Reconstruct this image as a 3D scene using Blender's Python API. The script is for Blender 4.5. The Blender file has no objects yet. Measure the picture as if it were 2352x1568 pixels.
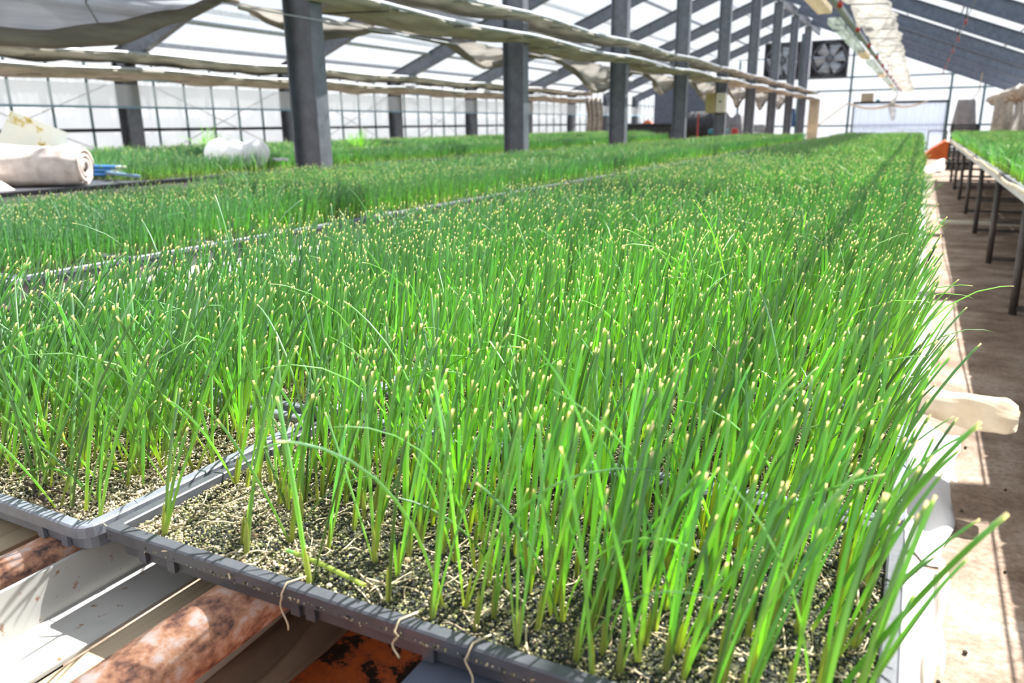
import bpy, bmesh, math, random
import numpy as np
from mathutils import Vector, Matrix
R = random.Random(7)
rng = np.random.default_rng(11)
SC = bpy.context.scene
COL = SC.collection
PI = math.pi

# ------------------------------------------------------------------ basics
def link(o, parent=None):
    COL.objects.link(o)
    if parent is not None:
        o.parent = parent
    return o

def tag(o, label=None, cat=None, group=None, kind=None):
    if label: o['label'] = label
    if cat: o['category'] = cat
    if group: o['group'] = group
    if kind: o['kind'] = kind
    return o

def empty(name, loc=(0, 0, 0), rz=0.0):
    o = bpy.data.objects.new(name, None)
    o.empty_display_size = 0.1
    o.location = loc
    o.rotation_euler = (0, 0, rz)
    return link(o)

def dup(o, parent=None):
    c = o.copy()
    link(c, parent)
    for ch in list(o.children):
        d = ch.copy()
        link(d, c)
        for g in list(ch.children):
            e = g.copy()
            link(e, d)
    return c

class MB:
    """collects shapes and links them as ONE mesh object"""
    def __init__(s):
        s.v = []; s.f = []
    def add(s, vs, fs):
        n = len(s.v)
        s.v += [tuple(p) for p in vs]
        s.f += [tuple(i + n for i in f) for f in fs]
        return s
    def box(s, a, b):
        x0, y0, z0 = a; x1, y1, z1 = b
        vs = [(x0,y0,z0),(x1,y0,z0),(x1,y1,z0),(x0,y1,z0),(x0,y0,z1),(x1,y0,z1),(x1,y1,z1),(x0,y1,z1)]
        return s.add(vs, [(0,3,2,1),(4,5,6,7),(0,1,5,4),(1,2,6,5),(2,3,7,6),(3,0,4,7)])
    def prism(s, prof, p0, p1, u, w):
        """profile (a,b) list extruded from p0 to p1; a along u, b along w"""
        p0 = Vector(p0); p1 = Vector(p1); u = Vector(u).normalized(); w = Vector(w).normalized()
        n = len(prof)
        vs = [p0 + u*a + w*b for a, b in prof] + [p1 + u*a + w*b for a, b in prof]
        fs = [(i, (i+1) % n, n+(i+1) % n, n+i) for i in range(n)]
        fs += [tuple(range(n))[::-1], tuple(range(n, 2*n))]
        return s.add(vs, fs)
    def tube(s, pts, r, n=10, cap=True, sq=1.0):
        pts = [Vector(p) for p in pts]
        if not isinstance(r, (list, tuple)): r = [r]*len(pts)
        vs = []; fs = []
        t0 = (pts[1]-pts[0]).normalized()
        ref = Vector((0,0,1)) if abs(t0.z) < 0.9 else Vector((1,0,0))
        a = t0.cross(ref).normalized()
        for i, p in enumerate(pts):
            t = (pts[min(i+1, len(pts)-1)] - pts[max(i-1, 0)]).normalized()
            a = (a - t*a.dot(t)).normalized()
            b = t.cross(a)
            for k in range(n):
                th = 2*PI*k/n
                vs.append(p + a*(r[i]*math.cos(th)) + b*(r[i]*sq*math.sin(th)))
        for i in range(len(pts)-1):
            for k in range(n):
                k2 = (k+1) % n
                fs.append((i*n+k, i*n+k2, (i+1)*n+k2, (i+1)*n+k))
        if cap:
            fs.append(tuple(range(n))[::-1]); fs.append(tuple((len(pts)-1)*n+k for k in range(n)))
        return s.add(vs, fs)
    def lathe(s, prof, n=20, c=(0,0,0), axis='z'):
        vs = []; fs = []
        for r, h in prof:
            for k in range(n):
                th = 2*PI*k/n
                p = (r*math.cos(th), r*math.sin(th), h)
                if axis == 'y': p = (p[0], p[2], p[1])
                if axis == 'x': p = (p[2], p[0], p[1])
                vs.append((p[0]+c[0], p[1]+c[1], p[2]+c[2]))
        m = len(prof)
        for i in range(m-1):
            for k in range(n):
                k2 = (k+1) % n
                fs.append((i*n+k, i*n+k2, (i+1)*n+k2, (i+1)*n+k))
        fs.append(tuple(range(n))[::-1]); fs.append(tuple((m-1)*n+k for k in range(n)))
        return s.add(vs, fs)
    def grid(s, fn, nu, nv):
        vs = [fn(i/nu, j/nv) for i in range(nu+1) for j in range(nv+1)]
        fs = [(i*(nv+1)+j, (i+1)*(nv+1)+j, (i+1)*(nv+1)+j+1, i*(nv+1)+j+1) for i in range(nu) for j in range(nv)]
        return s.add(vs, fs)
    def mesh(s, name, smooth=False, fix=True):
        me = bpy.data.meshes.new(name)
        me.from_pydata(s.v, [], s.f)
        if fix:
            bm = bmesh.new(); bm.from_mesh(me)
            bmesh.ops.recalc_face_normals(bm, faces=bm.faces)
            bm.to_mesh(me); bm.free()
        if smooth:
            me.polygons.foreach_set('use_smooth', [True]*len(me.polygons))
        me.update()
        return me
    def build(s, name, mat, parent=None, smooth=False, bevel=0, solid=0, fix=True):
        me = s.mesh(name, smooth, fix)
        if mat: me.materials.append(mat)
        o = bpy.data.objects.new(name, me)
        link(o, parent)
        if solid:
            m = o.modifiers.new('thick', 'SOLIDIFY'); m.thickness = solid; m.offset = 0
        if bevel:
            m = o.modifiers.new('bev', 'BEVEL'); m.width = bevel; m.segments = 2; m.limit_method = 'ANGLE'
        return o

def vnoise(x, y, seed=0):
    """cheap smooth noise in -1..1 for numpy or floats"""
    return (np.sin(x*1.7+seed*1.3+1.1*np.sin(y*1.3+seed)) + np.sin(y*2.1+seed*2.7+1.3*np.sin(x*1.1-seed*.7)) + np.sin((x+y)*1.3+seed*.9))/3

# ------------------------------------------------------------------ materials
def newmat(name):
    m = bpy.data.materials.new(name); m.use_nodes = True
    nt = m.node_tree; nt.nodes.clear()
    out = nt.nodes.new('ShaderNodeOutputMaterial')
    return m, nt, out

def N(nt, t, **kw):
    n = nt.nodes.new(t)
    for k, v in kw.items():
        if k in n.inputs.keys(): n.inputs[k].default_value = v
        else: setattr(n, k, v)
    return n

def ramp(nt, fac, stops):
    r = nt.nodes.new('ShaderNodeValToRGB')
    e = r.color_ramp.elements
    while len(e) < len(stops): e.new(0.5)
    for i, (p, c) in enumerate(stops):
        e[i].position = p; e[i].color = (c[0], c[1], c[2], 1)
    nt.links.new(fac, r.inputs[0])
    return r.outputs[0]

def noise(nt, scale, detail=4, rough=.55, vec=None, stretch=None):
    tc = nt.nodes.new('ShaderNodeTexCoord')
    src = tc.outputs['Object']
    if stretch:
        mp = nt.nodes.new('ShaderNodeMapping'); mp.inputs['Scale'].default_value = stretch
        nt.links.new(src, mp.inputs[0]); src = mp.outputs[0]
    n = N(nt, 'ShaderNodeTexNoise', Scale=scale, Detail=detail, Roughness=rough)
    nt.links.new(src, n.inputs['Vector'])
    return n.outputs['Fac']

def solidmat(name, c1, c2=None, scale=8, rough=.6, metal=0, bump=0, stretch=None, lo=.35, hi=.65, spec=.4, detail=4):
    m, nt, out = newmat(name)
    b = N(nt, 'ShaderNodeBsdfPrincipled', Roughness=rough, Metallic=metal)
    b.inputs['Specular IOR Level'].default_value = spec
    nt.links.new(b.outputs[0], out.inputs[0])
    c2 = c2 or tuple(x*.85 for x in c1)
    f = noise(nt, scale, detail=detail, stretch=stretch)
    nt.links.new(ramp(nt, f, [(lo, c1), (hi, c2)]), b.inputs['Base Color'])
    if bump:
        bp = N(nt, 'ShaderNodeBump', Strength=bump, Distance=.01)
        nt.links.new(f, bp.inputs['Height']); nt.links.new(bp.outputs[0], b.inputs['Normal'])
    return m

def film(name, col, transp, transl, diff, tcol=(1,1,1), streak=None, c2=None):
    """thin plastic film: part clear, part milky"""
    m, nt, out = newmat(name)
    tr = N(nt, 'ShaderNodeBsdfTransparent', Color=(*tcol, 1))
    tl = N(nt, 'ShaderNodeBsdfTranslucent', Color=(*col, 1))
    df = N(nt, 'ShaderNodeBsdfDiffuse', Color=(*col, 1))
    if c2:
        f = noise(nt, streak[0], stretch=streak[1])
        cr = ramp(nt, f, [(.35, col), (.65, c2)])
        nt.links.new(cr, tl.inputs[0]); nt.links.new(cr, df.inputs[0])
    m1 = nt.nodes.new('ShaderNodeMixShader'); m1.inputs[0].default_value = diff/max(1e-6, diff+transl)
    nt.links.new(tl.outputs[0], m1.inputs[1]); nt.links.new(df.outputs[0], m1.inputs[2])
    m2 = nt.nodes.new('ShaderNodeMixShader'); m2.inputs[0].default_value = transp
    nt.links.new(m1.outputs[0], m2.inputs[1]); nt.links.new(tr.outputs[0], m2.inputs[2])
    nt.links.new(m2.outputs[0], out.inputs[0])
    return m

def vcmat(name, rough=.45, transl=0.0, spec=.4, tgain=(1.5, 1.35, .8), bumpscale=0):
    m, nt, out = newmat(name)
    at = N(nt, 'ShaderNodeAttribute', attribute_name='Col')
    b = N(nt, 'ShaderNodeBsdfPrincipled', Roughness=rough)
    b.inputs['Specular IOR Level'].default_value = spec
    nt.links.new(at.outputs['Color'], b.inputs['Base Color'])
    if transl > 0:
        mul = N(nt, 'ShaderNodeMix', data_type='RGBA', blend_type='MULTIPLY')
        mul.inputs[0].default_value = 1
        nt.links.new(at.outputs['Color'], mul.inputs[6]); mul.inputs[7].default_value = (*tgain, 1)
        t = nt.nodes.new('ShaderNodeBsdfTranslucent'); nt.links.new(mul.outputs[2], t.inputs[0])
        mx = nt.nodes.new('ShaderNodeMixShader'); mx.inputs[0].default_value = transl
        nt.links.new(b.outputs[0], mx.inputs[1]); nt.links.new(t.outputs[0], mx.inputs[2])
        nt.links.new(mx.outputs[0], out.inputs[0])
    else:
        nt.links.new(b.outputs[0], out.inputs[0])
    return m

M = {}
M['leaf'] = vcmat('leaf', .38, .50, .9, (1.6,1.6,.7))
M['grain'] = vcmat('grain', .85, 0, .2)
M['tray'] = solidmat('tray_plastic', (.085,.09,.105), (.06,.064,.075), 60, .42, 0, .05, lo=.3, hi=.7)
M['tray_light'] = solidmat('tray_plastic_grey', (.21,.225,.265), (.15,.165,.195), 60, .42, 0, .05, lo=.3, hi=.7)
M['soil'] = solidmat('growing_medium', (.025,.032,.022), (.16,.15,.085), 160, .95, 0, 1.0, lo=.4, hi=.7, spec=.1, detail=6)
M['steel'] = solidmat('galvanised_steel', (.18,.197,.23), (.13,.142,.168), 14, .5, .3, .05, spec=.4, detail=6)
M['steel_light'] = solidmat('pale_steel', (.50,.53,.56), (.38,.41,.45), 20, .45, .3)
M['bluesteel'] = solidmat('blue_grey_steel', (.15,.175,.23), (.11,.13,.175), 14, .5, .3)
M['greenbar'] = solidmat('green_grey_bar', (.12,.19,.21), (.08,.14,.16), 9, .5, .2)
M['darkmetal'] = solidmat('dark_metal', (.05,.05,.055), (.025,.025,.03), 9, .5, .3)
M['floor'] = None
M['film'] = film('roof_film', (.82,.87,.93), .80, .07, .08, (.93,.95,.97), (1.4, (1,.15,1)), (.95,.95,.95))
M['endfilm'] = film('end_film', (.70,.74,.80), .30, .22, .48)
M['wallpanel'] = film('wall_panel', (.86,.87,.89), .06, .62, .32, (1,1,1), (3, (1,1,.15)), (.79,.81,.83))
M['innerfilm'] = film('inner_film', (.8,.82,.82), .5, .3, .2)
M['curtain'] = film('shade_curtain', (.47,.44,.39), .05, .45, .5, (1,1,1), (5, (1,.4,3)), (.30,.28,.25))
M['curtain_thin'] = film('shade_curtain_thin', (.47,.49,.53), .08, .5, .42, (1,1,1), (3, (1,.6,7)), (.32,.34,.38))
M['bundle'] = solidmat('gathered_fabric', (.56,.52,.46), (.33,.30,.25), 10, .9, 0, .5, (1,.25,2), spec=.1, detail=6)
M['bundle_white'] = film('gathered_white_fabric', (.74,.71,.66), .48, .34, .18, (1,1,1), (7, (1,1,1)), (.46,.43,.38))
M['fleece'] = solidmat('pale_fleece', (.74,.68,.64), (.52,.46,.42), 12, .95, 0, .4, (1.5,.5,1.5), spec=.1, detail=6)
M['leg'] = solidmat('brown_grey_leg', (.10,.09,.085), (.065,.058,.055), 12, .6, .1)
M['frp'] = film('greenish_plate', (.45,.50,.45), .35, .35, .3)
M['white'] = film('white_plastic', (.93,.93,.93), .0, .35, .65)
M['whitebag'] = film('white_bag', (.95,.95,.97), .05, .5, .45)
M['cream'] = film('cream_plastic', (.85,.78,.66), .04, .4, .56, (1,1,1), (14, (1,1,1)), (.7,.6,.46))
M['wood'] = solidmat('weathered_batten', (.52,.43,.30), (.40,.31,.20), 6, .75, 0, .2, (14,.6,14), spec=.2)
M['tan'] = solidmat('tan_sheet', (.66,.55,.41), (.56,.45,.33), 5, .7, 0, .1)
M['greybatten'] = solidmat('grey_batten', (.42,.41,.40), (.2,.19,.18), 30, .8, 0, .2, (3,.6,3), lo=.55, hi=.7)
def rustmat():
    m, nt, out = newmat('rusty_pipe')
    b = N(nt, 'ShaderNodeBsdfPrincipled', Roughness=.7); nt.links.new(b.outputs[0], out.inputs[0])
    f = noise(nt, 48, 9, .7, stretch=(1,.7,1))
    nt.links.new(ramp(nt, f, [(.36,(.05,.028,.025)),(.44,(.26,.12,.075)),(.52,(.46,.24,.14)),(.62,(.52,.43,.40))]), b.inputs['Base Color'])
    bp = N(nt, 'ShaderNodeBump', Strength=.3, Distance=.002); nt.links.new(f, bp.inputs['Height']); nt.links.new(bp.outputs[0], b.inputs['Normal'])
    return m
M['rust'] = rustmat()
def galvrust():
    m, nt, out = newmat('rust_spotted_steel')
    b = N(nt, 'ShaderNodeBsdfPrincipled', Roughness=.5, Metallic=.2); nt.links.new(b.outputs[0], out.inputs[0])
    f = noise(nt, 90, 5, .6); g = noise(nt, 12, 3)
    c1 = ramp(nt, g, [(.35,(.42,.42,.40)),(.65,(.54,.53,.49))])
    mx = N(nt, 'ShaderNodeMix', data_type='RGBA')
    nt.links.new(ramp(nt, f, [(.62,(0,0,0)),(.70,(1,1,1))]), mx.inputs[0]); nt.links.new(c1, mx.inputs[6]); mx.inputs[7].default_value = (.26,.11,.035,1)
    nt.links.new(mx.outputs[2], b.inputs['Base Color'])
    return m
M['galvrust'] = galvrust()
def floormat():
    m, nt, out = newmat('dusty_floor')
    b = N(nt, 'ShaderNodeBsdfPrincipled', Roughness=.9); nt.links.new(b.outputs[0], out.inputs[0])
    b.inputs['Specular IOR Level'].default_value = .2
    f = noise(nt, 3.2, 8, .65, stretch=(1,1,1)); g = noise(nt, 60, 6, .7)
    c1 = ramp(nt, f, [(.34,(.16,.11,.08)),(.5,(.30,.225,.17)),(.66,(.44,.37,.31))])
    mx = N(nt, 'ShaderNodeMix', data_type='RGBA', blend_type='MULTIPLY'); mx.inputs[0].default_value = .6
    nt.links.new(c1, mx.inputs[6]); nt.links.new(ramp(nt, g, [(.36,(.45,.42,.4)),(.6,(1.1,1.1,1.1))]), mx.inputs[7])
    nt.links.new(mx.outputs[2], b.inputs['Base Color'])
    bp = N(nt, 'ShaderNodeBump', Strength=.4, Distance=.006); nt.links.new(g, bp.inputs['Height']); nt.links.new(bp.outputs[0], b.inputs['Normal'])
    return m
M['floor'] = floormat()
def orangesoil():
    m, nt, out = newmat('orange_plastic_with_soil')
    b = N(nt, 'ShaderNodeBsdfPrincipled', Roughness=.5); nt.links.new(b.outputs[0], out.inputs[0])
    f = noise(nt, 22, 8, .7)
    nt.links.new(ramp(nt, f, [(.40,(.98,.24,.06)),(.48,(.75,.19,.075)),(.53,(.06,.04,.03)),(.8,(.04,.028,.02))]), b.inputs['Base Color'])
    return m
M['orangesoil'] = orangesoil()
M['outground'] = solidmat('pale_bounce_ground', (.50,.50,.49), (.42,.42,.41), 3, .9)
M['orange'] = solidmat('orange_paint', (.75,.16,.03), (.6,.12,.025), 5, .45)
M['kraft'] = solidmat('brown_sheet', (.42,.30,.20), (.30,.20,.13), 9, .8, 0, .3)
M['blue'] = solidmat('blue_pole', (.08,.30,.72), (.06,.22,.55), 7, .35)
M['paleblue'] = solidmat('pale_blue_pole', (.25,.42,.55), (.2,.35,.48), 7, .4)
M['rubber'] = solidmat('black_rubber', (.02,.02,.02), (.03,.03,.03), 9, .7)
M['fan'] = solidmat('fan_dark', (.07,.07,.08), (.04,.04,.045), 7, .5, .2)
M['blade'] = solidmat('fan_blade', (.40,.43,.47), (.33,.36,.4), 7, .4, .3)
M['olive'] = solidmat('olive_panel', (.42,.36,.16), (.36,.3,.13), 6, .6)
M['ivory'] = solidmat('ivory_panel', (.75,.72,.60), (.68,.65,.54), 6, .5)
M['greenplastic'] = solidmat('green_plastic', (.05,.22,.15), (.04,.18,.12), 6, .4)
M['blackplastic'] = solidmat('black_plastic', (.03,.032,.036), (.02,.021,.024), 6, .5)
M['greyfabric'] = solidmat('grey_tarp', (.34,.34,.35), (.22,.22,.23), 7, .85, 0, .3)
M['red'] = solidmat('red_plastic', (.5,.06,.05), (.4,.05,.04), 6, .4)
M['teal'] = solidmat('teal_plastic', (.04,.22,.25), (.03,.16,.2), 6, .4)
M['bluejacket'] = solidmat('blue_cloth', (.05,.13,.28), (.03,.08,.2), 6, .8)
M['card'] = solidmat('cardboard', (.45,.38,.28), (.38,.32,.23), 6, .8)
M['straw'] = solidmat('dry_root', (.62,.52,.36), (.48,.38,.24), 30, .8)
M['bark'] = solidmat('dark_twig', (.07,.05,.035), (.04,.03,.02), 40, .85, 0, .4)
def printbag():
    m, nt, out = newmat('printed_bag')
    b = N(nt, 'ShaderNodeBsdfPrincipled', Roughness=.6); nt.links.new(b.outputs[0], out.inputs[0])
    f = noise(nt, 7, 4, .6)
    nt.links.new(ramp(nt, f, [(.30,(.02,.02,.02)),(.36,(.5,.42,.1)),(.42,(.72,.76,.70)),(.7,(.62,.72,.70))]), b.inputs['Base Color'])
    return m
M['printbag'] = printbag()
M['doorfilm'] = film('door_film', (.62,.68,.80), .25, .25, .5, (1,1,1), (9, (6,1,.1)), (.45,.52,.68))

# ------------------------------------------------------------------ camera
FOC = 1780.0
def cam_axes(yaw, pitch, roll):
    fw = Vector((-math.sin(yaw)*math.cos(pitch), math.cos(yaw)*math.cos(pitch), -math.sin(pitch)))
    rt = fw.cross(Vector((0,0,1))).normalized(); up = rt.cross(fw)
    r2 = rt*math.cos(roll)+up*math.sin(roll); u2 = -rt*math.sin(roll)+up*math.cos(roll)
    return r2, u2, fw
rt, up, fw = cam_axes(math.radians(27.1419), math.radians(15.5732), math.radians(-.6781))
cd = bpy.data.cameras.new('camera'); cam = bpy.data.objects.new('camera', cd); link(cam)
cam.matrix_world = Matrix(((rt.x,up.x,-fw.x,0),(rt.y,up.y,-fw.y,0),(rt.z,up.z,-fw.z,1.05),(0,0,0,1)))
cd.sensor_width = 36; cd.lens = FOC/2352*36; cd.clip_start = .02; cd.clip_end = 300
cd.dof.use_dof = True; cd.dof.focus_distance = .88; cd.dof.aperture_fstop = 7.4
SC.camera = cam
CAM = np.array([0, 0, 1.05])

# ------------------------------------------------------------------ light
w = bpy.data.worlds.new('sky'); SC.world = w; w.use_nodes = True
nt = w.node_tree; nt.nodes.clear()
wo = nt.nodes.new('ShaderNodeOutputWorld'); bg = nt.nodes.new('ShaderNodeBackground')
sky = nt.nodes.new('ShaderNodeTexSky'); sky.sky_type = 'NISHITA'; sky.sun_disc = False
sky.sun_elevation = math.radians(53); sky.sun_rotation = math.radians(21); sky.dust_density = 3.0; sky.air_density = 1.0
mix = nt.nodes.new('ShaderNodeMix'); mix.data_type = 'RGBA'; mix.inputs[0].default_value = .7
mul = nt.nodes.new('ShaderNodeMix'); mul.data_type = 'RGBA'; mul.blend_type = 'MULTIPLY'; mul.inputs[0].default_value = 1
mul.inputs[7].default_value = (.16,.16,.16,1)
nt.links.new(sky.outputs[0], mul.inputs[6]); nt.links.new(mul.outputs[2], mix.inputs[6]); mix.inputs[7].default_value = (.76,.84,.97,1)
nt.links.new(mix.outputs[2], bg.inputs[0]); bg.inputs[1].default_value = 1.05
nt.links.new(bg.outputs[0], wo.inputs[0])
sd = bpy.data.lights.new('sun', 'SUN'); sd.energy = 20; sd.angle = math.radians(.6); sd.color = (1,.96,.9)
so = bpy.data.objects.new('sun', sd); link(so)
so.rotation_euler = Vector((.27, .70, 1.0)).to_track_quat('Z', 'Y').to_euler()
so.location = (6, 18, 20)

vs = SC.view_settings
vs.view_transform = 'Standard'; vs.look = 'None'; vs.gamma = 1; vs.use_curve_mapping = False; vs.exposure = 0.0
cy = SC.cycles
cy.max_bounces = 8; cy.diffuse_bounces = 4; cy.glossy_bounces = 2; cy.transmission_bounces = 4; cy.transparent_max_bounces = 12
cy.sample_clamp_indirect = 6; cy.caustics_reflective = False; cy.caustics_refractive = False

# ------------------------------------------------------------------ house dimensions
XL, XR, XC = -9.49, 2.57, -3.46       # side walls, ridge / column row (right face)
ZE, ZR = 2.10, 4.46                   # eave, ridge
YE, Y0 = 31.4, -3.0                   # end wall, near end of what is built
BAYS = [4.11 + 3*k for k in range(-1, 9)]
XRIDGE = -3.57

fl = MB().grid(lambda u, v: (XL+(XR-XL)*u, -3.2+(YE+3.2)*v, 0), 4, 4).build('floor', M['floor']); tag(fl, kind='structure')

gd = MB().grid(lambda u, v: (-40+80*u, -30+100*v, -.03), 2, 2).build('ground', M['outground']); tag(gd, kind='structure')  # outside ground added in pale grey so light bounced onto wall panels stays neutral
wn = MB(); wn.add([(XL,-3.2,0),(XR,-3.2,0),(XR,-3.2,ZE+.05),(XRIDGE,-3.2,ZR+.05),(XL,-3.2,ZE+.05)], [(0,1,2,3,4)])
tag(wn.build('wall_near_unseen', M['greyfabric'], fix=False), kind='structure')  # unseen opaque end wall, added to cut ambient light from behind
# roof film
for nm, xa in (('ceiling_left', XL), ('ceiling_right', XR)):
    o = MB().grid(lambda u, v: (xa+(XRIDGE-xa)*u, Y0+(YE-Y0)*v, ZE+.06+(ZR-ZE)*u), 1, 1).build(nm, M['film'], fix=False)
    tag(o, kind='structure')
# left wall: panels, rails, mullions
o = MB()
def corr(u, v):
    y = Y0+(YE-Y0)*u
    return (XL+.008*math.sin(y*60), y, 2.14*v)
o.grid(corr, 900, 1)
wl = o.build('wall_left', M['wallpanel'], smooth=True, fix=False); tag(wl, kind='structure')
for z, r, mt in ((1.05,.022,'darkmetal'), (1.70,.02,'greenbar'), (.45,.02,'greenbar')):
    m = MB(); m.box((XL+.02, Y0, z-r), (XL+.055, YE-.02, z+r)); m.build('rail', M[mt], wl)
for k in range(int((YE-Y0)/.5)):
    y = Y0+.25+k*.5
    MB().box((XL+.021, y-.012, .02), (XL+.045, y+.012, 2.05)).build('mullion', M['greenbar'], wl)
# right wall, dark corrugated sheets below and pale above
o = MB()
o.grid(lambda u, v: (XR+.01*math.sin((Y0+(YE-Y0)*u)*30), Y0+(YE-Y0)*u, 1.2+.94*v), 500, 1)
wr = o.build('wall_right', M['wallpanel'], smooth=True, fix=False); tag(wr, kind='structure')
o = MB(); o.grid(lambda u, v: (XR-.004+.01*math.sin((Y0+(YE-Y0)*u)*30), Y0+(YE-Y0)*u, 1.2*v), 500, 1)
o.build('lower_sheet', M['darkmetal'], wr, smooth=True, fix=False)['label'] = 'dark lower sheeting'
for k in range(16):
    y = 1.1+2*k
    MB().box((XR-.05, y-.02, 0), (XR-.02, y+.02, 2.1)).build('mullion', M['steel_light'], wr)
# end wall
o = MB(); o.add([(XL,YE,0),(XR,YE,0),(XR,YE,ZE+.05),(XRIDGE,YE,ZR+.05),(XL,YE,ZE+.05)], [(0,1,2,3,4)])
we = o.build('wall_end', M['endfilm'], fix=False); tag(we, kind='structure')
def roofz(x): return ZE+(ZR-ZE)*((x-XL)/(XRIDGE-XL) if x < XRIDGE else (XR-x)/(XR-XRIDGE))
for z in (.9, 2.11, 2.56):
    half = [x for x in np.linspace(XL, XR, 200) if roofz(x) > z+.02]
    MB().box((half[0]+.02, YE-.05, z-.03), (half[-1]-.02, YE-.015, z+.03)).build('rail', M['greenbar'], we)
MB().box((-6.4, YE-.05, 3.28), (-.9, YE-.015, 3.32)).build('rail', M['greenbar'], we)
for x in (-8.0,-6.3,-4.15,-2.38,.76,1.75):
    MB().box((x-.04, YE-.09, 0), (x+.04, YE-.051, roofz(x)-.12)).build('post', M['greenbar'], we)
# door in the end wall
dr = empty('door_1', (-.75, YE-.12, 0)); tag(dr, kind='structure')
for sx in (-1, 1):
    m = MB(); x0, x1 = (-1.44, -.0) if sx < 0 else (.0, 1.44)
    m.grid(lambda u, v: (x0+(x1-x0)*u, -.02*sx+.012*math.sin(u*40), .02+1.62*v), 40, 1)
    m.build('door_leaf', M['doorfilm'], dr, smooth=True, fix=False)
MB().box((-1.5,-.05,1.64),(1.5,.0,1.72)).build('door_track', M['darkmetal'], dr)
for x in (-1.47, 1.47):
    MB().box((x-.03,-.05,0),(x+.03,.0,1.639)).build('door_jamb', M['greenbar'], dr)

# ------------------------------------------------------------------ steel frame
def ibeam(d, wdt, tf=.012, tw=.009):
    a, b = d/2, wdt/2
    return [(-a,-b),(-a+tf,-b),(-a+tf,-tw),(a-tf,-tw),(a-tf,-b),(a,-b),(a,b),(a-tf,b),(a-tf,tw),(-a+tf,tw),(-a+tf,b),(-a,b)]
ordn = ['nearest','second','third','fourth','fifth','sixth','seventh','eighth','ninth','tenth']
for i in range(9):
    y = 4.11+3*i
    zt = 4.0
    c = MB().prism(ibeam(.22,.115), (-3.57,y,.03), (-3.57,y,zt), (1,0,0), (0,1,0)).build('steel_column', M['steel'])
    c.location = (0,0,0)
    tag(c, {0:'nearest dark grey steel column, cut off by the top of the picture',
            4:'fifth steel column of the ridge row, with the control box on it'}.get(i, '%s grey steel column of the ridge row, counting from the nearest' % ordn[i]), 'column', 'steel columns under the ridge', 'thing')
    MB().box((-3.72,y-.13,0),(-3.42,y+.13,.03)).build('base_plate', M['steel'], c)
for i in range(9):
    y = 7.2+3*i-3
    c = MB().prism(ibeam(.2,.2), (-9.3,y,0), (-9.3,y,2.0), (1,0,0), (0,1,0)).build('wall_post', M['steel'])
    tag(c, ('nearest grey steel post against the left wall', 'second grey steel post along the left wall, seen just before the big column')[i] if i < 2 else '%s grey steel post along the left wall panels' % ordn[i], 'post', 'posts of the left wall', 'thing')
for i in range(10):
    y = 5.6+3*i
    c = MB().prism(ibeam(.2,.2), (2.38,y,0), (2.38,y,2.0), (1,0,0), (0,1,0)).build('wall_post', M['steel'])
    tag(c, 'grey steel post along the right wall behind the side bench', 'post', 'posts of the right wall', 'thing')
sl = math.atan2(ZR-ZE, XRIDGE-XL)
for side, xa in ((-1, XL+.1), (1, XR-.1)):
    for i, y in enumerate(BAYS):
        d = Vector((XRIDGE-xa, 0, ZR-ZE-.02)); nrm = Vector((-d.z, 0, d.x)).normalized()
        if nrm.z < 0: nrm = -nrm
        off = nrm*-.22
        p0 = Vector((xa, y, ZE)) + off; p1 = Vector((XRIDGE+side*.15, y, ZR-.02-.15*(ZR-ZE)/(XRIDGE-XL))) + off
        c = MB().prism(ibeam(.25 if side < 0 else .24,.1), p0, p1, nrm, (0,1,0)).build('roof_rafter', M['steel' if side < 0 else 'bluesteel'])
        tag(c, 'grey steel rafter sloping from the left wall up to the ridge' if side < 0 else 'dark blue-grey steel rafter of the right roof slope', 'rafter', 'rafters of the left roof slope' if side < 0 else 'rafters of the right roof slope', 'thing')
    for k in range(7):
        u = .03+.155*k
        x = xa+(XRIDGE-xa)*u; z = ZE+(ZR-ZE)*u-.03
        c = MB().prism([(-.018,-.03),(.018,-.03),(.018,.03),(-.018,.03)] if side < 0 else [(-.011,-.018),(.011,-.018),(.011,.018),(-.011,.018)], (x,Y0,z), (x,YE-.1,z), (1,0,0), (0,0,1)).build('roof_purlin', M['steel_light' if k % 2 else 'steel'])
        tag(c, 'thin steel purlin running along the %s roof slope' % ('left' if side < 0 else 'right'), 'purlin', 'purlins of the %s roof slope' % ('left' if side < 0 else 'right'), 'thing')
tag(MB().prism(ibeam(.2,.09), (XRIDGE,Y0,4.1), (XRIDGE,YE-.1,4.1), (0,0,1), (1,0,0)).build('ridge_beam', M['steel']), 'grey steel beam running lengthwise under the ridge on the column heads', 'beam', kind='thing')
c = MB().tube([(XL+1.1,Y0,2.36),(XL+1.1,YE-.2,2.36)], .035, 10).build('heating_pipe', M['steel_light'], smooth=True)
tag(c, 'pale blue-grey pipe running lengthwise below the left roof', 'pipe')
c = MB().tube([(-9.12,Y0,1.33),(-9.12,YE-.2,1.33)], .014, 8).build('guide_rail', M['paleblue'], smooth=True)
tag(c, 'thin pale rail running in front of the left wall posts', 'rail')
o = MB(); o.grid(lambda u, v: (-9.14+.01*math.sin(u*200), Y0+(YE-Y0-.3)*u, 1.34+.27*v), 300, 1)
tag(o.build('inner_film', M['innerfilm'], smooth=True, fix=False), 'thin see-through film hanging above the rail along the left wall', 'plastic film')
for i in range(6):
    for s in (0, 1):
        y = 4.2+3*i; a, b = (y+.35, y+2.65)
        if s: a, b = b, a
        c = MB().tube([(-9.22,a,1.60),(-9.22,b,.72)], .006, 6).build('brace_rod', M['steel_light'])
        tag(c, 'thin diagonal brace rod crossing a bay of the left wall', 'brace rod', 'diagonal rods of the left wall')

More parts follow.
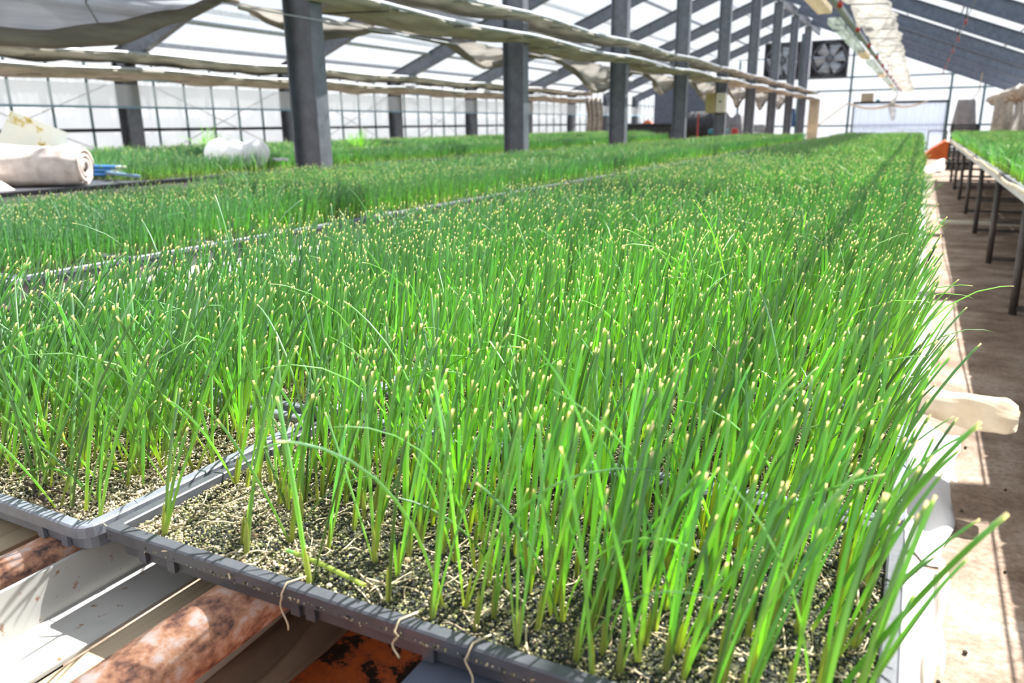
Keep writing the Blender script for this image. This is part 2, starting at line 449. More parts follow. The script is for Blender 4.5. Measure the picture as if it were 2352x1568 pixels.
# ------------------------------------------------------------------ gathered curtains
def bundle(name, x, z, wd, ht, y0, y1, mat, seed, label, cat='curtain', group=None, edge=True, rough=.25, cols=None):
    n = int((y1-y0)*14); m = MB(); K = 14
    vs, fs = [], []
    for i in range(n+1):
        y = y0+(y1-y0)*i/n
        for k in range(K):
            th = 2*PI*k/K
            pinch = 1.0
            if cols and math.cos(th) < 0:
                dc = min(abs(y-c_) for c_ in cols); pinch = max(0.0, min(1.0, (dc-.10)/.25)); pinch = pinch*pinch*(3-2*pinch)
            w_ = wd/2*(1+rough*.5*float(vnoise(y*2.3+k*1.9, k*.7, seed))+.12*math.sin(y*9+seed))
            h_ = ht/2*(1+rough*1.6*float(vnoise(y*3.1, k*1.3, seed+3)))
            sag = -.03*math.sin((y-1.17)/3*PI)**2
            px_ = x+w_*math.cos(th)
            if cols: px_ = max(px_, (-3.44)*(1-pinch)+px_*pinch) if math.cos(th) < 0 else max(px_, -3.435)
            vs.append((px_, y, z+sag+h_*math.sin(th)*(1.5 if math.sin(th) < 0 else .7)))
    for i in range(n):
        for k in range(K):
            k2 = (k+1) % K
            fs.append((i*K+k, i*K+k2, (i+1)*K+k2, (i+1)*K+k))
    fs.append(tuple(range(K))[::-1]); fs.append(tuple(n*K+k for k in range(K)))
    m.add(vs, fs)
    o = m.build(name, M[mat], smooth=True)
    tag(o, label, cat, group)
    if edge:
        pts = [(x+wd*.5+.004, y0+(y1-y0)*i/60, z+.012-.03*math.sin((y0+(y1-y0)*i/60-1.17)/3*PI)**2) for i in range(61)]
        MB().tube(pts, .016, 8).build('edge_hem', M['steel_light'], o, smooth=True)['label'] = 'bright edge of the gathered cloth'
    for k in range(int((y1-y0)/1.0)):
        y = y0+.5+k
        MB().tube([(x-wd*.3,y,z-ht*.86),(x+wd*.6,y+.12,z-ht*.86)], .004, 5).build('tie_wire', M['darkmetal'], o)
    return o
CY = [4.11+3*k for k in range(10)]
bundle('gathered_curtain', -3.56, 2.035, .46, .06, 1.0, 30.6, 'bundle', 1, cols=CY, label= 'upper of two long gathered beige curtains beside the ridge columns', group='gathered shade curtains')
bundle('gathered_curtain', -3.58, 1.845, .52, .055, 1.0, 30.2, 'bundle', 5, cols=CY, label= 'lower of two long gathered beige curtains beside the ridge columns', group='gathered shade curtains')
bundle('gathered_curtain', -8.95, 1.95, .5, .12, Y0, 22.5, 'bundle', 9, 'upper of two long gathered beige curtains along the left wall', group='gathered shade curtains')
bundle('gathered_curtain', -8.93, 1.76, .54, .13, Y0, 22.0, 'bundle', 13, 'lower of two long gathered beige curtains along the left wall', group='gathered shade curtains')
bundle('gathered_curtain', 2.0, 1.72, .42, .26, 10.0, 30.6, 'bundle', 17, 'thick bunched curtain hanging along the right wall above the side bench', group='gathered shade curtains', rough=.4)
# middle roll with its pipe
rollo = bundle('gathered_curtain', -.53, 2.08, .32, .15, 6.7, 30.6, 'bundle_white', 21, 'bunched cream curtain hanging under the right roof above the main bench', group='gathered shade curtains', edge=False, rough=.45)
c = MB().tube([(-.775,6.6,2.04),(-.775,30.9,2.04)], .03, 12).build('curtain_pipe', M['steel_light'], smooth=True)
tag(c, 'bright steel pipe running beside the cream curtain under the right roof', 'pipe')
lb = empty('under_pipe_strip', (-.875, 0, 2.01)); tag(lb, 'row of greenish plates along the side of the bright steel pipe', 'plate strip')
for k in range(12):
    y = 6.7+k*2
    MB().box((-.06,y,-.035),(.055,y+(1.75 if k % 3 else 1.2),.02)).build('plate', M['frp' if k % 3 else 'cream'], lb)
for k in range(12):
    y = 7.2+2*k
    h = empty('curtain_hook', (-.69, y, 2.0))
    tag(h, 'small red roller hook holding up the cream curtain under the right roof', 'hook', 'red hooks of the cream curtain')
    MB().tube([(0,0,.08),(0,0,-.04)], .006, 6).build('shank', M['darkmetal'], h)
    MB().lathe([(.02,-.02),(.03,-.012),(.022,0),(.03,.012),(.02,.02)], 12, (0,0,-.045), 'x').build('roller', M['red'], h)
for k in range(9):
    y = 5.9+3*k
    p = empty('pulley', (.44, y, 2.58)); 
    tag(p, 'small dark pulley with a red rim hanging from a right roof rafter', 'pulley', 'pulleys under the right roof')
    MB().box((-.012,-.02,.0),(.012,.02,.16)).build('bracket', M['darkmetal'], p)
    MB().lathe([(.03,-.02),(.055,-.014),(.035,0),(.055,.014),(.03,.02)], 16, (0,0,-.04), 'x').build('wheel', M['red'], p)
c = MB().tube([(.44,2,2.54),(.44,30.5,2.54)], .008, 6).build('drive_cable', M['steel'])
tag(c, 'thin cable strung through the pulleys under the right roof', 'cable')

# drapes behind the ridge columns: lower edge traced as world (Y, Z) points
LOW = [(.9,1.62),(1.5,1.46),(2.0,1.405),(2.56,1.42),(2.93,1.475),(3.37,1.61),(3.86,1.80),(4.11,1.70),(4.49,1.645),(4.98,1.70),(5.56,1.84),(6.2,1.77),(7.0,1.58),(7.3,1.62),(7.63,1.72),(8.47,1.82),
       (9.2,1.68),(9.95,1.45),(10.3,1.47),(10.8,1.6),(11.98,1.83),(12.5,1.7),(12.98,1.50),(13.4,1.58),(13.9,1.72),(14.9,1.83),(15.6,1.55),(16.2,1.42),(16.9,1.62),(17.8,1.82),(18.5,1.6),(19.1,1.38),(19.8,1.6),(20.8,1.82),(21.5,1.6),(22.1,1.35),(22.9,1.6),(23.8,1.82),(24.5,1.6),(25.1,1.4),(26,1.6),(26.8,1.82)]
def lowz(y):
    for (a, za), (b, zb) in zip(LOW, LOW[1:]):
        if a <= y <= b:
            t = (y-a)/(b-a); t = t*t*(3-2*t)*.5+t*.5
            return za+(zb-za)*t
    return 1.8
att = [.9,3.86,5.56,8.47,11.98,14.9,17.8,20.8,23.8,26.8]
dl = ['big grey shade curtain sagging at the upper left of the nearest column','short sagging curtain just behind the nearest column',
      'beige curtain drooping to the second column','beige curtain drooping to the third column','beige curtain drooping to the fourth column',
      'beige curtain drooping to the fifth column','beige curtain drooping to the sixth column','beige curtain drooping to the seventh column','beige curtain drooping to the eighth column']
for i, (a, b) in enumerate(zip(att, att[1:])):
    n = max(24, int((b-a)*22)); nv = 18
    def sheet(u, v):
        y = a+(b-a)*u; zl = min(lowz(y), 1.76)+.02; zt = 1.805
        env = min(1, u*8, (1-u)*8)
        fold = .035*math.sin(v*9+3*float(vnoise(y*1.2, 0, i)))*env + .02*math.sin(y*14+v*5)*env
        bulge = .16*math.sin(v*PI)*env
        return (-3.86-bulge*(.6 if i else 1)+fold, y, zl+(zt-zl)*v)
    cu = MB().grid(sheet, n, nv).build('draped_curtain', M['curtain_thin' if i == 0 else 'curtain'], smooth=True, fix=False)
    tag(cu, dl[i], 'curtain', 'curtains drooping behind the ridge columns')
    pts = []; rr = []
    for k in range(n+1):
        y = a+(b-a)*k/n; e = min(1, k/n*5, (1-k/n)*5)
        pts.append((-3.86, y, min(lowz(y), 1.75)+(.06 if i == 0 else .02))); rr.append((.012+.030*e*(1+.25*math.sin(y*7)))*(1.5 if i == 0 else .8))
    MB().tube(pts, rr, 10, sq=.8).build('hem', M['curtain'], cu, smooth=True)['label'] = 'thick bunched lower hem'
    if i == 0:
        MB().tube([(-3.87,2.92,1.52),(-4.0,2.92,1.7),(-3.87,2.92,1.84)], .006, 6).build('seam', M['greyfabric'], cu)
c = MB().tube([(-3.43,3.4,1.70),(-3.30,5.6,1.665)], .004, 6).build('wire', M['steel_light'])
tag(c, 'thin wire strung past the nearest column', 'wire')

# ------------------------------------------------------------------ trays
TW, TD, TP = .618, .298, .303
ZT = .72
def rrect(hx, hy, r, z, n=4):
    pts = []
    for cx, cy_, a0 in ((hx-r,hy-r,0),(-hx+r,hy-r,90),(-hx+r,-hy+r,180),(hx-r,-hy+r,270)):
        for k in range(n+1):
            a = math.radians(a0+90*k/n)
            pts.append((cx+r*math.cos(a), cy_+r*math.sin(a), z))
    return pts
def tray_mesh(rad, n=4, ribs=True):
    hx, hy = TW/2, TD/2; m = MB()
    loops = [rrect(hx-.013,hy-.013,max(.002,rad-.006),-.010,n), rrect(hx-.012,hy-.012,max(.002,rad-.006),-.001,n), rrect(hx-.0105,hy-.0105,max(.003,rad-.006),0,n),
             rrect(hx-.0015,hy-.0015,rad,0,n), rrect(hx,hy,rad+.001,-.0015,n), rrect(hx,hy,rad+.001,-.0115,n), rrect(hx-.002,hy-.002,rad,-.0125,n),
             rrect(hx-.008,hy-.008,rad,-.0125,n), rrect(hx-.0095,hy-.0095,rad,-.028,n)]
    L = len(loops[0]); vs = [p for l in loops for p in l]; fs = []
    for i in range(len(loops)-1):
        for k in range(L):
            k2 = (k+1) % L
            fs.append((i*L+k, i*L+k2, (i+1)*L+k2, (i+1)*L+k))
    fs.append(tuple((len(loops)-1)*L+k for k in range(L))); fs.append(tuple(range(L)))
    m.add(vs, fs)
    if ribs:
        for x in (-.27,-.235,-.10,-.085,.02,.10,.115,.235,.27):
            for s in (-1, 1):
                y = s*(hy-.0085)
                m.box((x-.0045,min(y,y+s*.0035),-.0275),(x+.0045,max(y,y+s*.0035),-.0127))
        for y in (-.1,-.03,.03,.1):
            for s in (-1, 1):
                x = s*(hx-.0085)
                m.box((min(x,x+s*.005),y-.004,-.0275),(max(x,x+s*.005),y+.004,-.0127))
    return m
def soil_mesh():
    m = MB()
    def f(u, v):
        x = (u-.5)*(TW-.027); y = (v-.5)*(TD-.027)
        e = min(1, min(u,1-u)*14, min(v,1-v)*8)
        return (x, y, -.0075+.0025*e*float(vnoise(x*38, y*38, 2))-.0012*(1-e))
    m.grid(f, 48, 26)
    return m
me_dark = tray_mesh(.004).mesh('seedling_tray'); me_dark.materials.append(M['tray'])
me_grey = tray_mesh(.016).mesh('seedling_tray'); me_grey.materials.append(M['tray_light'])
me_soil = soil_mesh().mesh('growing_medium', True); me_soil.materials.append(M['soil'])
def place_tray(x, y, label, group, me=None, rz=0, dz=0):
    o = bpy.data.objects.new('seedling_tray', me or me_grey); link(o)
    o.location = (x, y, ZT+dz); o.rotation_euler = (0,0,rz)
    tag(o, label, 'seedling tray', group)
    s = bpy.data.objects.new('growing_medium', me_soil); link(s, o)
    return o
XA = .026-TW/2; XB = XA-TW-.004
YA = .375+TD/2
NROW = 50
trays = {}
for r in range(NROW):
    for ci, x in enumerate((XA, XB)):
        jx = 0 if r == 0 else R.uniform(-.0015,.0015)
        if r == 0:
            lab = ('nearest dark grey seedling tray, its front edge crossing the bottom of the picture','pale grey round-cornered seedling tray at the left edge of the picture')[ci]
        elif r < 4:
            lab = 'grey seedling tray in the %s column of the main bench, %s from the front' % (('aisle-side','inner')[ci], ordn[r])
        else:
            lab = 'grey seedling tray under the dense onions of the main bench, %s column' % ('aisle-side','inner')[ci]
        dx, dy, rz = (0,0,0)
        if r == 0 and ci == 1: dx, dy, rz = (-.003,-.008,math.radians(-.8))
        trays[(ci, r)] = place_tray(x+jx+dx, YA+TP*r+dy, lab, 'seedling trays on the main bench', me_dark if (ci == 0 and r == 0) else me_grey, rz)
t1 = trays[(0,1)]
m = MB()
for sgn in (-1, 1):
    m.tube([(TW/2-.0065+.0035*math.cos(a), -.11+sgn*(.017+.0035*math.sin(a)), .0003) for a in np.linspace(.2,PI-.2,10)], .0004, 5)
for k in range(6):
    y = -.122+.0042*k
    m.tube([(TW/2-.0095,y,.0003),(TW/2-.004,y+(.0018 if k % 2 else .0004),.0003),(TW/2-.0045,y+.003,.0003)], .0004, 5)
m.build('embossed_mark', M['tray'], t1)['label'] = 'small raised maker mark on the rim'
X2 = -1.85
for r in range(NROW):
    for ci in range(2):
        x = X2-TW/2-ci*(TW+.004); y = .62+TP*r
        lab = 'grey seedling tray along the near edge of the second bench' if ci == 0 else 'grey seedling tray in the far column of the second bench'
        if r == 1 and ci == 0: lab = 'grey seedling tray sticking out of the second bench at the left picture edge'
        place_tray(x+(.02 if (r == 1 and ci == 0) else R.uniform(-.004,.004)), y, lab, 'seedling trays on the second bench')
XRB = .50
for r in range(49):
    for ci in range(2):
        x = XRB+TW/2-.004+ci*(TW+.004); y = 1.9+TP*r
        place_tray(x, y, 'grey seedling tray %s the side bench across the aisle' % ('at the aisle edge of' if ci == 0 else 'at the wall side of'), 'seedling trays on the side bench')
# trays of the benches behind: past the limit, one mass
m = MB()
hx, hy = TW/2, TD/2
def smalltray(cx, cy_):
    m.box((cx-hx,cy_-hy,ZT-.012),(cx+hx,cy_+hy,ZT)); m.box((cx-hx+.008,cy_-hy+.008,ZT-.028),(cx+hx-.008,cy_+hy-.008,ZT-.0121))
B3 = (-5.16, -4.53); B4 = (-7.6, -5.72)
for r in range(46): smalltray(-4.845, 2.2+TP*r)
for r in range(48):
    for k in range(3): smalltray(-6.03-k*(TW+.004), 4.5+TP*r)
o = m.build('seedling_trays', M['tray']); tag(o, 'dark seedling trays packed on the benches behind the columns', 'seedling trays', kind='stuff')

# ------------------------------------------------------------------ bench frames
def bench(x0, x1, y0, y1, zt, name_label, rails, legs, legmat='leg', low=True):
    b = empty('bench_frame', ((x0+x1)/2, y0, 0)); tag(b, name_label, 'bench')
    cx, cy_ = (x0+x1)/2, y0
    for (rx, kind) in rails:
        if kind == 'pipe': MB().tube([(rx-cx,0,zt-.022),(rx-cx,y1-y0,zt-.022)], .021, 12).build('rail', M['rust'], b, smooth=True)
        else: MB().box((rx-cx-.02,0,zt-.05),(rx-cx+.02,y1-y0,zt-.001)).build('rail', M['galvrust'], b)
    for y in legs:
        for x in (x0+.06, x1-.06):
            MB().tube([(x-cx+.012,y-cy_,0),(x-cx,y-cy_,zt-.05)], .021, 12).build('leg', M[legmat], b, smooth=True)
        MB().box((x0+.083-cx,y-cy_-.02,zt-.095),(x1-.083-cx,y-cy_+.02,zt-.0505)).build('cross_bar', M[legmat], b)
        if low: MB().box((x0+.083-cx,y-cy_-.015,.02),(x1-.083-cx,y-cy_+.015,.05)).build('foot_bar', M[legmat], b)
        if low: MB().box((x0+.083-cx,y-cy_-.015,.30),(x1-.083-cx,y-cy_+.015,.33)).build('mid_bar', M[legmat], b)
    return b
bench(.50, 1.77, 1.7, 16.8, .692, 'side bench on dark pipe legs across the aisle', [(.53,'box'),(.9,'pipe'),(1.35,'pipe'),(1.74,'box')], [3.2+1.82*k for k in range(8)])
bench(-3.11, -1.85, .45, 15.8, .692, 'long bench frame under the second bed of onions', [(-1.9,'box'),(-2.3,'pipe'),(-2.7,'pipe'),(-3.05,'box')], [1.4+1.8*k for k in range(8)])
bench(-5.17, -4.52, 2.0, 16.1, .692, 'narrow bench frame behind the ridge columns', [(-4.56,'box'),(-5.1,'box')], [2.6+1.8*k for k in range(8)])
bench(-7.62, -5.71, 4.3, 18.9, .692, 'wide bench frame near the left wall', [(-5.76,'box'),(-6.5,'pipe'),(-7.55,'box')], [5+1.8*k for k in range(8)])
# cream edge strip of the side bench, wavy
m = MB()
def strip(u, v):
    y = 1.7+15.1*u
    wz = .012*math.sin(y*1.9)+.008*math.sin(y*4.3)
    return (XRB-.018+.006*math.sin(y*2.2)-.008*(1-v), y, .697+wz*.6+(.020)*v)
m.grid(strip, 160, 2)
tag(m.build('edge_strip', M['cream'], smooth=True, solid=.006, fix=False), 'wavy cream edging strip along the side bench', 'edging')

# main bench: rails you can see under the front trays, running its whole length
YB0, YB1 = -.35, 15.7
mb = empty('bench_frame', (-.6, 0, 0)); tag(mb, 'main bench frame of rusty pipes and steel channels under the front trays', 'bench')
def brail(name, m_, mat, smooth=False, label=None, bevel=0):
    o = m_.build(name, M[mat], mb, smooth=smooth, bevel=bevel)
    o.location = (.6, 0, 0)
    if label: o['label'] = label
    return o
ZB = .6915
brail('pipe_rail', MB().tube([(-.462,YB0,ZB-.026),(-.462,YB1,ZB-.026)], .026, 24), 'rust', True, 'red-brown rusty pipe')
brail('pipe_rail', MB().tube([(-.672,YB0,ZB-.022),(-.672,YB1,ZB-.022)], .022, 24), 'rust', True, 'dark rusty pipe')
# angle channel: upright web on its left, flat flange to the right
prof = [(-.625,ZB-.001),(-.621,ZB-.001),(-.621,ZB-.045),(-.558,ZB-.045),(-.558,ZB-.0485),(-.625,ZB-.0485)]
brail('channel', MB().prism([(a+.6,b) for a, b in prof], (-.6,YB0,0), (-.6,YB1,0), (1,0,0), (0,0,1)), 'galvrust', False, 'rust-spotted grey steel channel')
brail('batten', MB().box((-.556,YB0,ZB-.085),(-.526,YB1,ZB-.049)), 'wood', False, 'pale wooden batten')
brail('batten', MB().box((-.80,YB0,ZB-.06),(-.715,YB1,ZB-.016)), 'wood', False, 'pale wooden batten')
brail('batten', MB().box((-.87,YB0,ZB-.04),(-.81,YB1,ZB-.002)), 'greybatten', False, 'grey speckled batten')
brail('channel', MB().box((-.270,YB0,ZB-.06),(-.205,YB1,ZB-.002)), 'bluesteel', False, 'blue-grey steel bar')
brail('channel', MB().box((-.02,YB0,ZB-.06),(.015,YB1,ZB-.002)), 'bluesteel', False)
brail('channel', MB().box((-1.20,YB0,ZB-.06),(-1.15,YB1,ZB-.002)), 'galvrust', False)
for y in [.6+1.8*k for k in range(9)]:
    for x in (-1.17, -.05):
        MB().box((x+.6-.022,y-.022,0),(x+.6+.022,y+.022,.58)).build('leg', M['darkmetal'], mb)
    MB().box((-1.2+.6,y-.02,.5805),(.01+.6,y+.02,.6)).build('cross_bar', M['darkmetal'], mb)
# sheets and box under the front tray
m = MB()
def pap(u, v):
    y = -.3+1.3*v; x = -.60+.10*u-.03*(y-.3)*u
    return (x+.004*math.sin(y*7)*u, y, .602-.012*u+.003*math.sin(y*11+u*6)*u)
m.grid(pap, 12, 40)
tag(m.build('cream_sheet', M['tan'], smooth=True, solid=.002, fix=False), 'smooth tan sheet hanging beside the red-brown rusty pipe', 'sheet')
m = MB()
def clo(u, v):
    y = -.2+1.1*v; x = -.56+.088*u
    fold = .010*math.sin(y*26+u*9)+.007*math.sin(u*22+y*9)
    return (x+.012*math.sin(y*17), y, .582-.03*u+fold*.6)
m.grid(clo, 22, 60)
tag(m.build('brown_cloth', M['kraft'], smooth=True, solid=.003, fix=False), 'crumpled brown sheet lying under the nearest tray', 'cloth')
ob = empty('orange_container', (-.36, .30, .40)); tag(ob, 'orange plastic container covered with dark soil under the nearest tray', 'container')
m = MB(); m.grid(lambda u, v: (-.23+.46*u, -.5+1.0*v, .105+.02*math.sin(u*9)+.012*math.sin(v*14+u*5)), 30, 50)
m.build('lid', M['orangesoil'], ob, smooth=True, solid=.004, fix=False)
MB().box((-.22,-.49,0),(.22,.49,.08)).build('body', M['orange'], ob, bevel=.01)
tag(MB().box((-.60,-.19,.38),(-.12,.79,.399)).build('lower_shelf', M['wood']), 'wooden shelf board carrying the orange container under the bench', 'shelf')
tag(MB().box((-.02,-.35,0),(.04,.5,.02)).build('floor_batten', M['wood']), 'wooden batten on the floor under the bench', 'batten')
for x in (-.36,.03):
    for y in (-.12,.7):
        pass

# white sheet hanging along the aisle side of the main bench and spreading on the floor
def white_sheet(y0, y1, spread, seed, label):
    m = MB(); n = max(10, int((y1-y0)*30))
    def f(u, v):
        y = y0+(y1-y0)*u
        s = spread(u)+.008*math.sin(y*8+seed)+.006*math.sin(y*21)
        if v < .6:
            t = v/.6; return (.022+.05*t+.012*math.sin(y*9+t*4+seed)*t, y, .688-.66*t)
        t = (v-.6)/.4
        return (.072+(s-.072)*t, y, .026-.02*t+.008*math.sin(y*13+t*5)+.006*math.sin(t*9+y*6))
    m.grid(f, n, 24)
    o = m.build('white_sheet', M['white'], smooth=True, solid=.001, fix=False)
    tag(o, label, 'plastic sheet', 'white sheets along the main bench')
    return o
white_sheet(.5, 1.93, lambda u: .125+.035*u, 1, 'dusty white plastic sheet along the bench foot, nearest the camera')
white_sheet(1.95, 2.9, lambda u: .17+.075*u, 2, 'bright white plastic sheet along the bench foot beside the crumpled roll')
white_sheet(3.1, 7.0, lambda u: .16-.02*u, 3, 'white plastic sheet along the aisle side of the main bench, past the roll')
white_sheet(7.02, 15.6, lambda u: .15, 4, 'white plastic sheet along the far half of the main bench')
m = MB(); m.grid(lambda u, v: (-1.835+.012*math.sin(u*23+v*4)+.03*(1-v), 1.22+1.2*u, .02+.645*v), 60, 10)
tag(m.build('white_sheet', M['white'], smooth=True, solid=.001, fix=False), 'white plastic sheet hanging from the second bench into the left aisle', 'plastic sheet')
c = MB().tube([(.125+.03*t+.012*math.sin(t*9), .9+1.03*t, .035) for t in np.linspace(0,1,24)], [.010+.004*math.sin(k) for k in range(24)], 8).build('folded_strip', M['cream'], smooth=True)
tag(c, 'narrow twisted cream strip lying beside the dusty white sheet', 'plastic strip')
# crumpled roll sticking into the aisle
def crump(u, v):
    th = 2*PI*v; x = -.02+.34*u
    r_ = (.020+.026*min(1, u*1.6))*(1+.16*float(vnoise(th*1.3+u*4, u*9, 5))+.10*math.sin(th*3+u*11)) * (1 if u < .93 else 1-(u-.93)*4)
    return (x, 2.40-.03*u+r_*math.cos(th), .285-.02*u+r_*1.05*math.sin(th))
o = MB().grid(crump, 36, 22).build('crumpled_roll', M['cream'], smooth=False, fix=False); tag(o, 'crumpled cream plastic roll sticking out into the aisle', 'plastic roll')
MB().tube([(.314,2.372,.266),(.323,2.371,.265)], [.030,.024], 9).build('end_fold', M['card'], o)['label'] = 'tan end of the roll'
for (x, y, s) in ((.15,1.5,.004),(.20,1.62,.005),(.22,2.3,.004),(.30,2.0,.004),(.33,1.35,.004),(.19,1.25,.004),(.26,1.15,.003),(.36,1.9,.004),(.25,2.8,.005),(.34,2.5,.004)):
    o = MB().lathe([(s*.4,0),(s,s*.6),(s*.9,s*1.3),(s*.3,s*1.8)], 7, (x,y,0)).build('pebble', M['bark'])
    tag(o, 'tiny dark crumb lying on the sunlit aisle floor', 'crumb', 'crumbs on the aisle floor')

# ------------------------------------------------------------------ onion plants
TT = np.array([0,.10,.26,.44,.62,.80,  .93,.972,.983,1.0])
def leaf_arrays(base, az, th0, kap, L, r, tone, cut, S, ts=TT, blue=None):
    """vertices of many tubular leaves: returns verts (N,K,S,3), colours (N,K,3)"""
    n = len(L); K = len(ts)
    th = th0[:,None] + kap[:,None]*(ts[None,:]**1.6)
    d = np.diff(ts, prepend=0)[None,:]*L[:,None]
    thm = np.concatenate([th[:,:1], .5*(th[:,1:]+th[:,:-1])], 1)
    h = np.cumsum(d*np.sin(thm), 1); z = np.cumsum(d*np.cos(thm), 1)
    ca, sa = np.cos(az)[:,None], np.sin(az)[:,None]
    P = np.stack([base[:,0:1]+h*ca, base[:,1:2]+h*sa, base[:,2:3]+z], -1)
    T = np.stack([np.sin(th)*ca, np.sin(th)*sa, np.cos(th)], -1)
    A = np.stack([-sa, ca, 0*ca], -1)*np.ones((1,K,1))
    B = np.cross(T, A)
    prof_cut = np.interp(ts, [0,.1,.4,.8,.945,.972,.983,1], [.95,.85,1,.93,.82,.76,.48,.66])
    prof_tip = np.interp(ts, [0,.1,.4,.8,.95,.975,1], [.95,.85,1,.72,.34,.2,.05])
    rad = r[:,None]*np.where(cut[:,None], prof_cut[None], prof_tip[None])
    ang = 2*PI*np.arange(S)/S
    V = P[:,:,None,:] + rad[:,:,None,None]*(np.cos(ang)[None,None,:,None]*A[:,:,None,:] + .72*np.sin(ang)[None,None,:,None]*B[:,:,None,:])
    c0 = np.array([.48,.54,.19]); c1 = np.array([.285,.52,.125]); c2 = np.array([.20,.43,.16]); ct = np.array([.72,.63,.58]); cy_ = np.array([.45,.52,.14])
    w1 = np.clip(ts/.22, 0, 1)[None,:,None]; w2 = np.clip((ts-.35)/.5, 0, 1)[None,:,None]
    C = c0*(1-w1)+c1*w1
    C = C*(1-w2)+c2*w2
    C = np.broadcast_to(C, (n,K,3)).copy()*tone[:,None,:]
    if blue is not None:
        C = C*(1-blue[:,None,None]) + np.array([.20,.35,.255])*blue[:,None,None]*np.clip(w2+.3,0,1)+C*0 + C*blue[:,None,None]*(1-np.clip(w2+.3,0,1))
    tipw = np.where(cut[:,None], np.clip((ts-.972)/.010, 0, 1)[None], 0)[:,:,None]
    yel = np.where(cut[:,None], np.clip((ts-.93)/.04, 0, 1)[None]*.3, 0)[:,:,None]
    C = C*(1-yel)+cy_*yel; C = C*(1-tipw)+ct*tipw
    return V, C

def mesh_from(V, C, name):
    n, K, S, _ = V.shape
    vs = V.reshape(-1, 3)
    i = np.arange(n)[:,None,None]*(K*S); k = np.arange(K-1)[None,:,None]*S; s = np.arange(S)[None,None,:]
    s2 = (s+1) % S
    q = np.stack([i+k+s, i+k+s2, i+k+S+s2, i+k+S+s], -1).reshape(-1, 4)
    return vs, q, np.repeat(C.reshape(-1, 3), S, 0)

def mesh_np(name, parts, mat, smooth=True):
    vs = np.concatenate([p[0] for p in parts]); cs = np.concatenate([p[2] for p in parts])
    qs = []; off = 0
    for p in parts:
        qs.append(p[1]+off); off += len(p[0])
    me = bpy.data.meshes.new(name)
    me.vertices.add(len(vs)); me.vertices.foreach_set('co', vs.astype(np.float32).ravel())
    tot = sum(q.size for q in qs); nf = sum(len(q) for q in qs)
    me.loops.add(tot); me.polygons.add(nf)
    me.loops.foreach_set('vertex_index', np.concatenate([q.ravel() for q in qs]).astype(np.int32))
    sizes = np.concatenate([np.full(len(q), q.shape[1]) for q in qs])
    me.polygons.foreach_set('loop_start', np.concatenate([[0], np.cumsum(sizes)[:-1]]).astype(np.int32))
    if smooth: me.polygons.foreach_set('use_smooth', np.ones(nf, bool))
    at = me.color_attributes.new('Col', 'FLOAT_COLOR', 'POINT')
    at.data.foreach_set('color', np.concatenate([cs, np.ones((len(cs),1))], 1).astype(np.float32).ravel())
    me.update(calc_edges=True)
    me.materials.append(mat)
    return me

def seedlings_in(cx, cy_, keep, ncol=32, nrow=14):
    gx, gy = np.meshgrid((np.arange(ncol)+.5)/ncol, (np.arange(nrow)+.5)/nrow)
    x = cx+(gx.ravel()-.5)*(TW-.032); y = cy_+(gy.ravel()-.5)*(TD-.03)
    x = x+rng.normal(0,.0028,x.size); y = y+rng.normal(0,.0028,y.size)
    k = rng.random(x.size) < keep(x, y)
    return x[k], y[k]

def leaf_params(x, y, nleaf_mean=2.1, hgt=.142, lean_extra=0.0, rad=.0019, cutp=.8):
    """one row per leaf for the seedlings at x, y"""
    n = len(x)
    nl = np.clip(np.round(rng.normal(nleaf_mean, .7, n)), 1, 3).astype(int)
    idx = np.repeat(np.arange(n), nl)
    first = np.concatenate([[0], np.cumsum(nl)[:-1]])
    order = np.arange(len(idx))-first[idx]
    m = len(idx)
    px, py = x[idx], y[idx]
    patch = .5+.5*vnoise(px*2.4, py*2.4, 4)
    edge = np.exp(-np.clip(.03-px, 0, 9)/.13)*(px < .1)
    main = rng.normal(0, 1, n)[idx]
    az = np.radians(30+25*main+rng.normal(0, 38, m)+np.where(order > 0, rng.choice([-1,1], m)*rng.uniform(20,110,m), 0))
    az = np.where(edge > .4, np.radians(rng.normal(32, 32, m)), az)
    th0 = np.radians(np.abs(rng.normal(4, 4, m))+15*patch**2+3.5*edge+np.where(order > 0, rng.uniform(2,11,m), 0)) + lean_extra
    kap = np.radians(rng.gamma(2.0, 5.0, m)+18*patch**2*rng.random(m)+1.5*edge)
    H = hgt*(1+rng.normal(0,.085,m)+.10*vnoise(px*5, py*5, 8))*np.where(order == 2, rng.uniform(.35,.95,m), np.where(order == 1, rng.uniform(.6,1.0,m), 1))
    cut = rng.random(m) < cutp
    longl = rng.random(m) < .05
    L = H/np.clip(np.cos(th0+kap*.4), .5, 1)
    L = np.where(longl, H*rng.uniform(1.1,1.5,m), L)
    kap = np.where(longl, np.radians(rng.uniform(40,105,m)), kap)
    az = np.where(longl, rng.uniform(0, 2*PI, m), az)
    cut = np.where(longl, rng.random(m) < .4, cut)
    r = rad*rng.uniform(.72,1.22,m)*np.where(order == 0, 1.05, .85)
    r = np.where(longl, r*.72, r)
    br = rng.normal(1, .27, m)+.10*vnoise(px*1.6, py*1.6, 15)
    ye = rng.normal(0, .10, m)+.22*vnoise(px*1.1, py*1.1, 21)
    tone = np.clip(np.stack([br*(1+ye), br*(1+.25*ye), br*(1-.5*ye)], 1), .3, 2.2)
    blue = np.clip(rng.normal(.28,.22,m)+.30*np.clip(-vnoise(px*1.3, py*1.3, 21),0,1), 0, .8)
    blue = np.clip(blue+.42/(1+np.exp((px+.66)/.05))*(1-.4*patch), 0, .9)
    base = np.stack([px+.0012*np.cos(az), py+.0012*np.sin(az), np.full(m, ZT-.010)], 1)
    return idx, order, base, az, th0, kap, L, r, tone, cut, blue

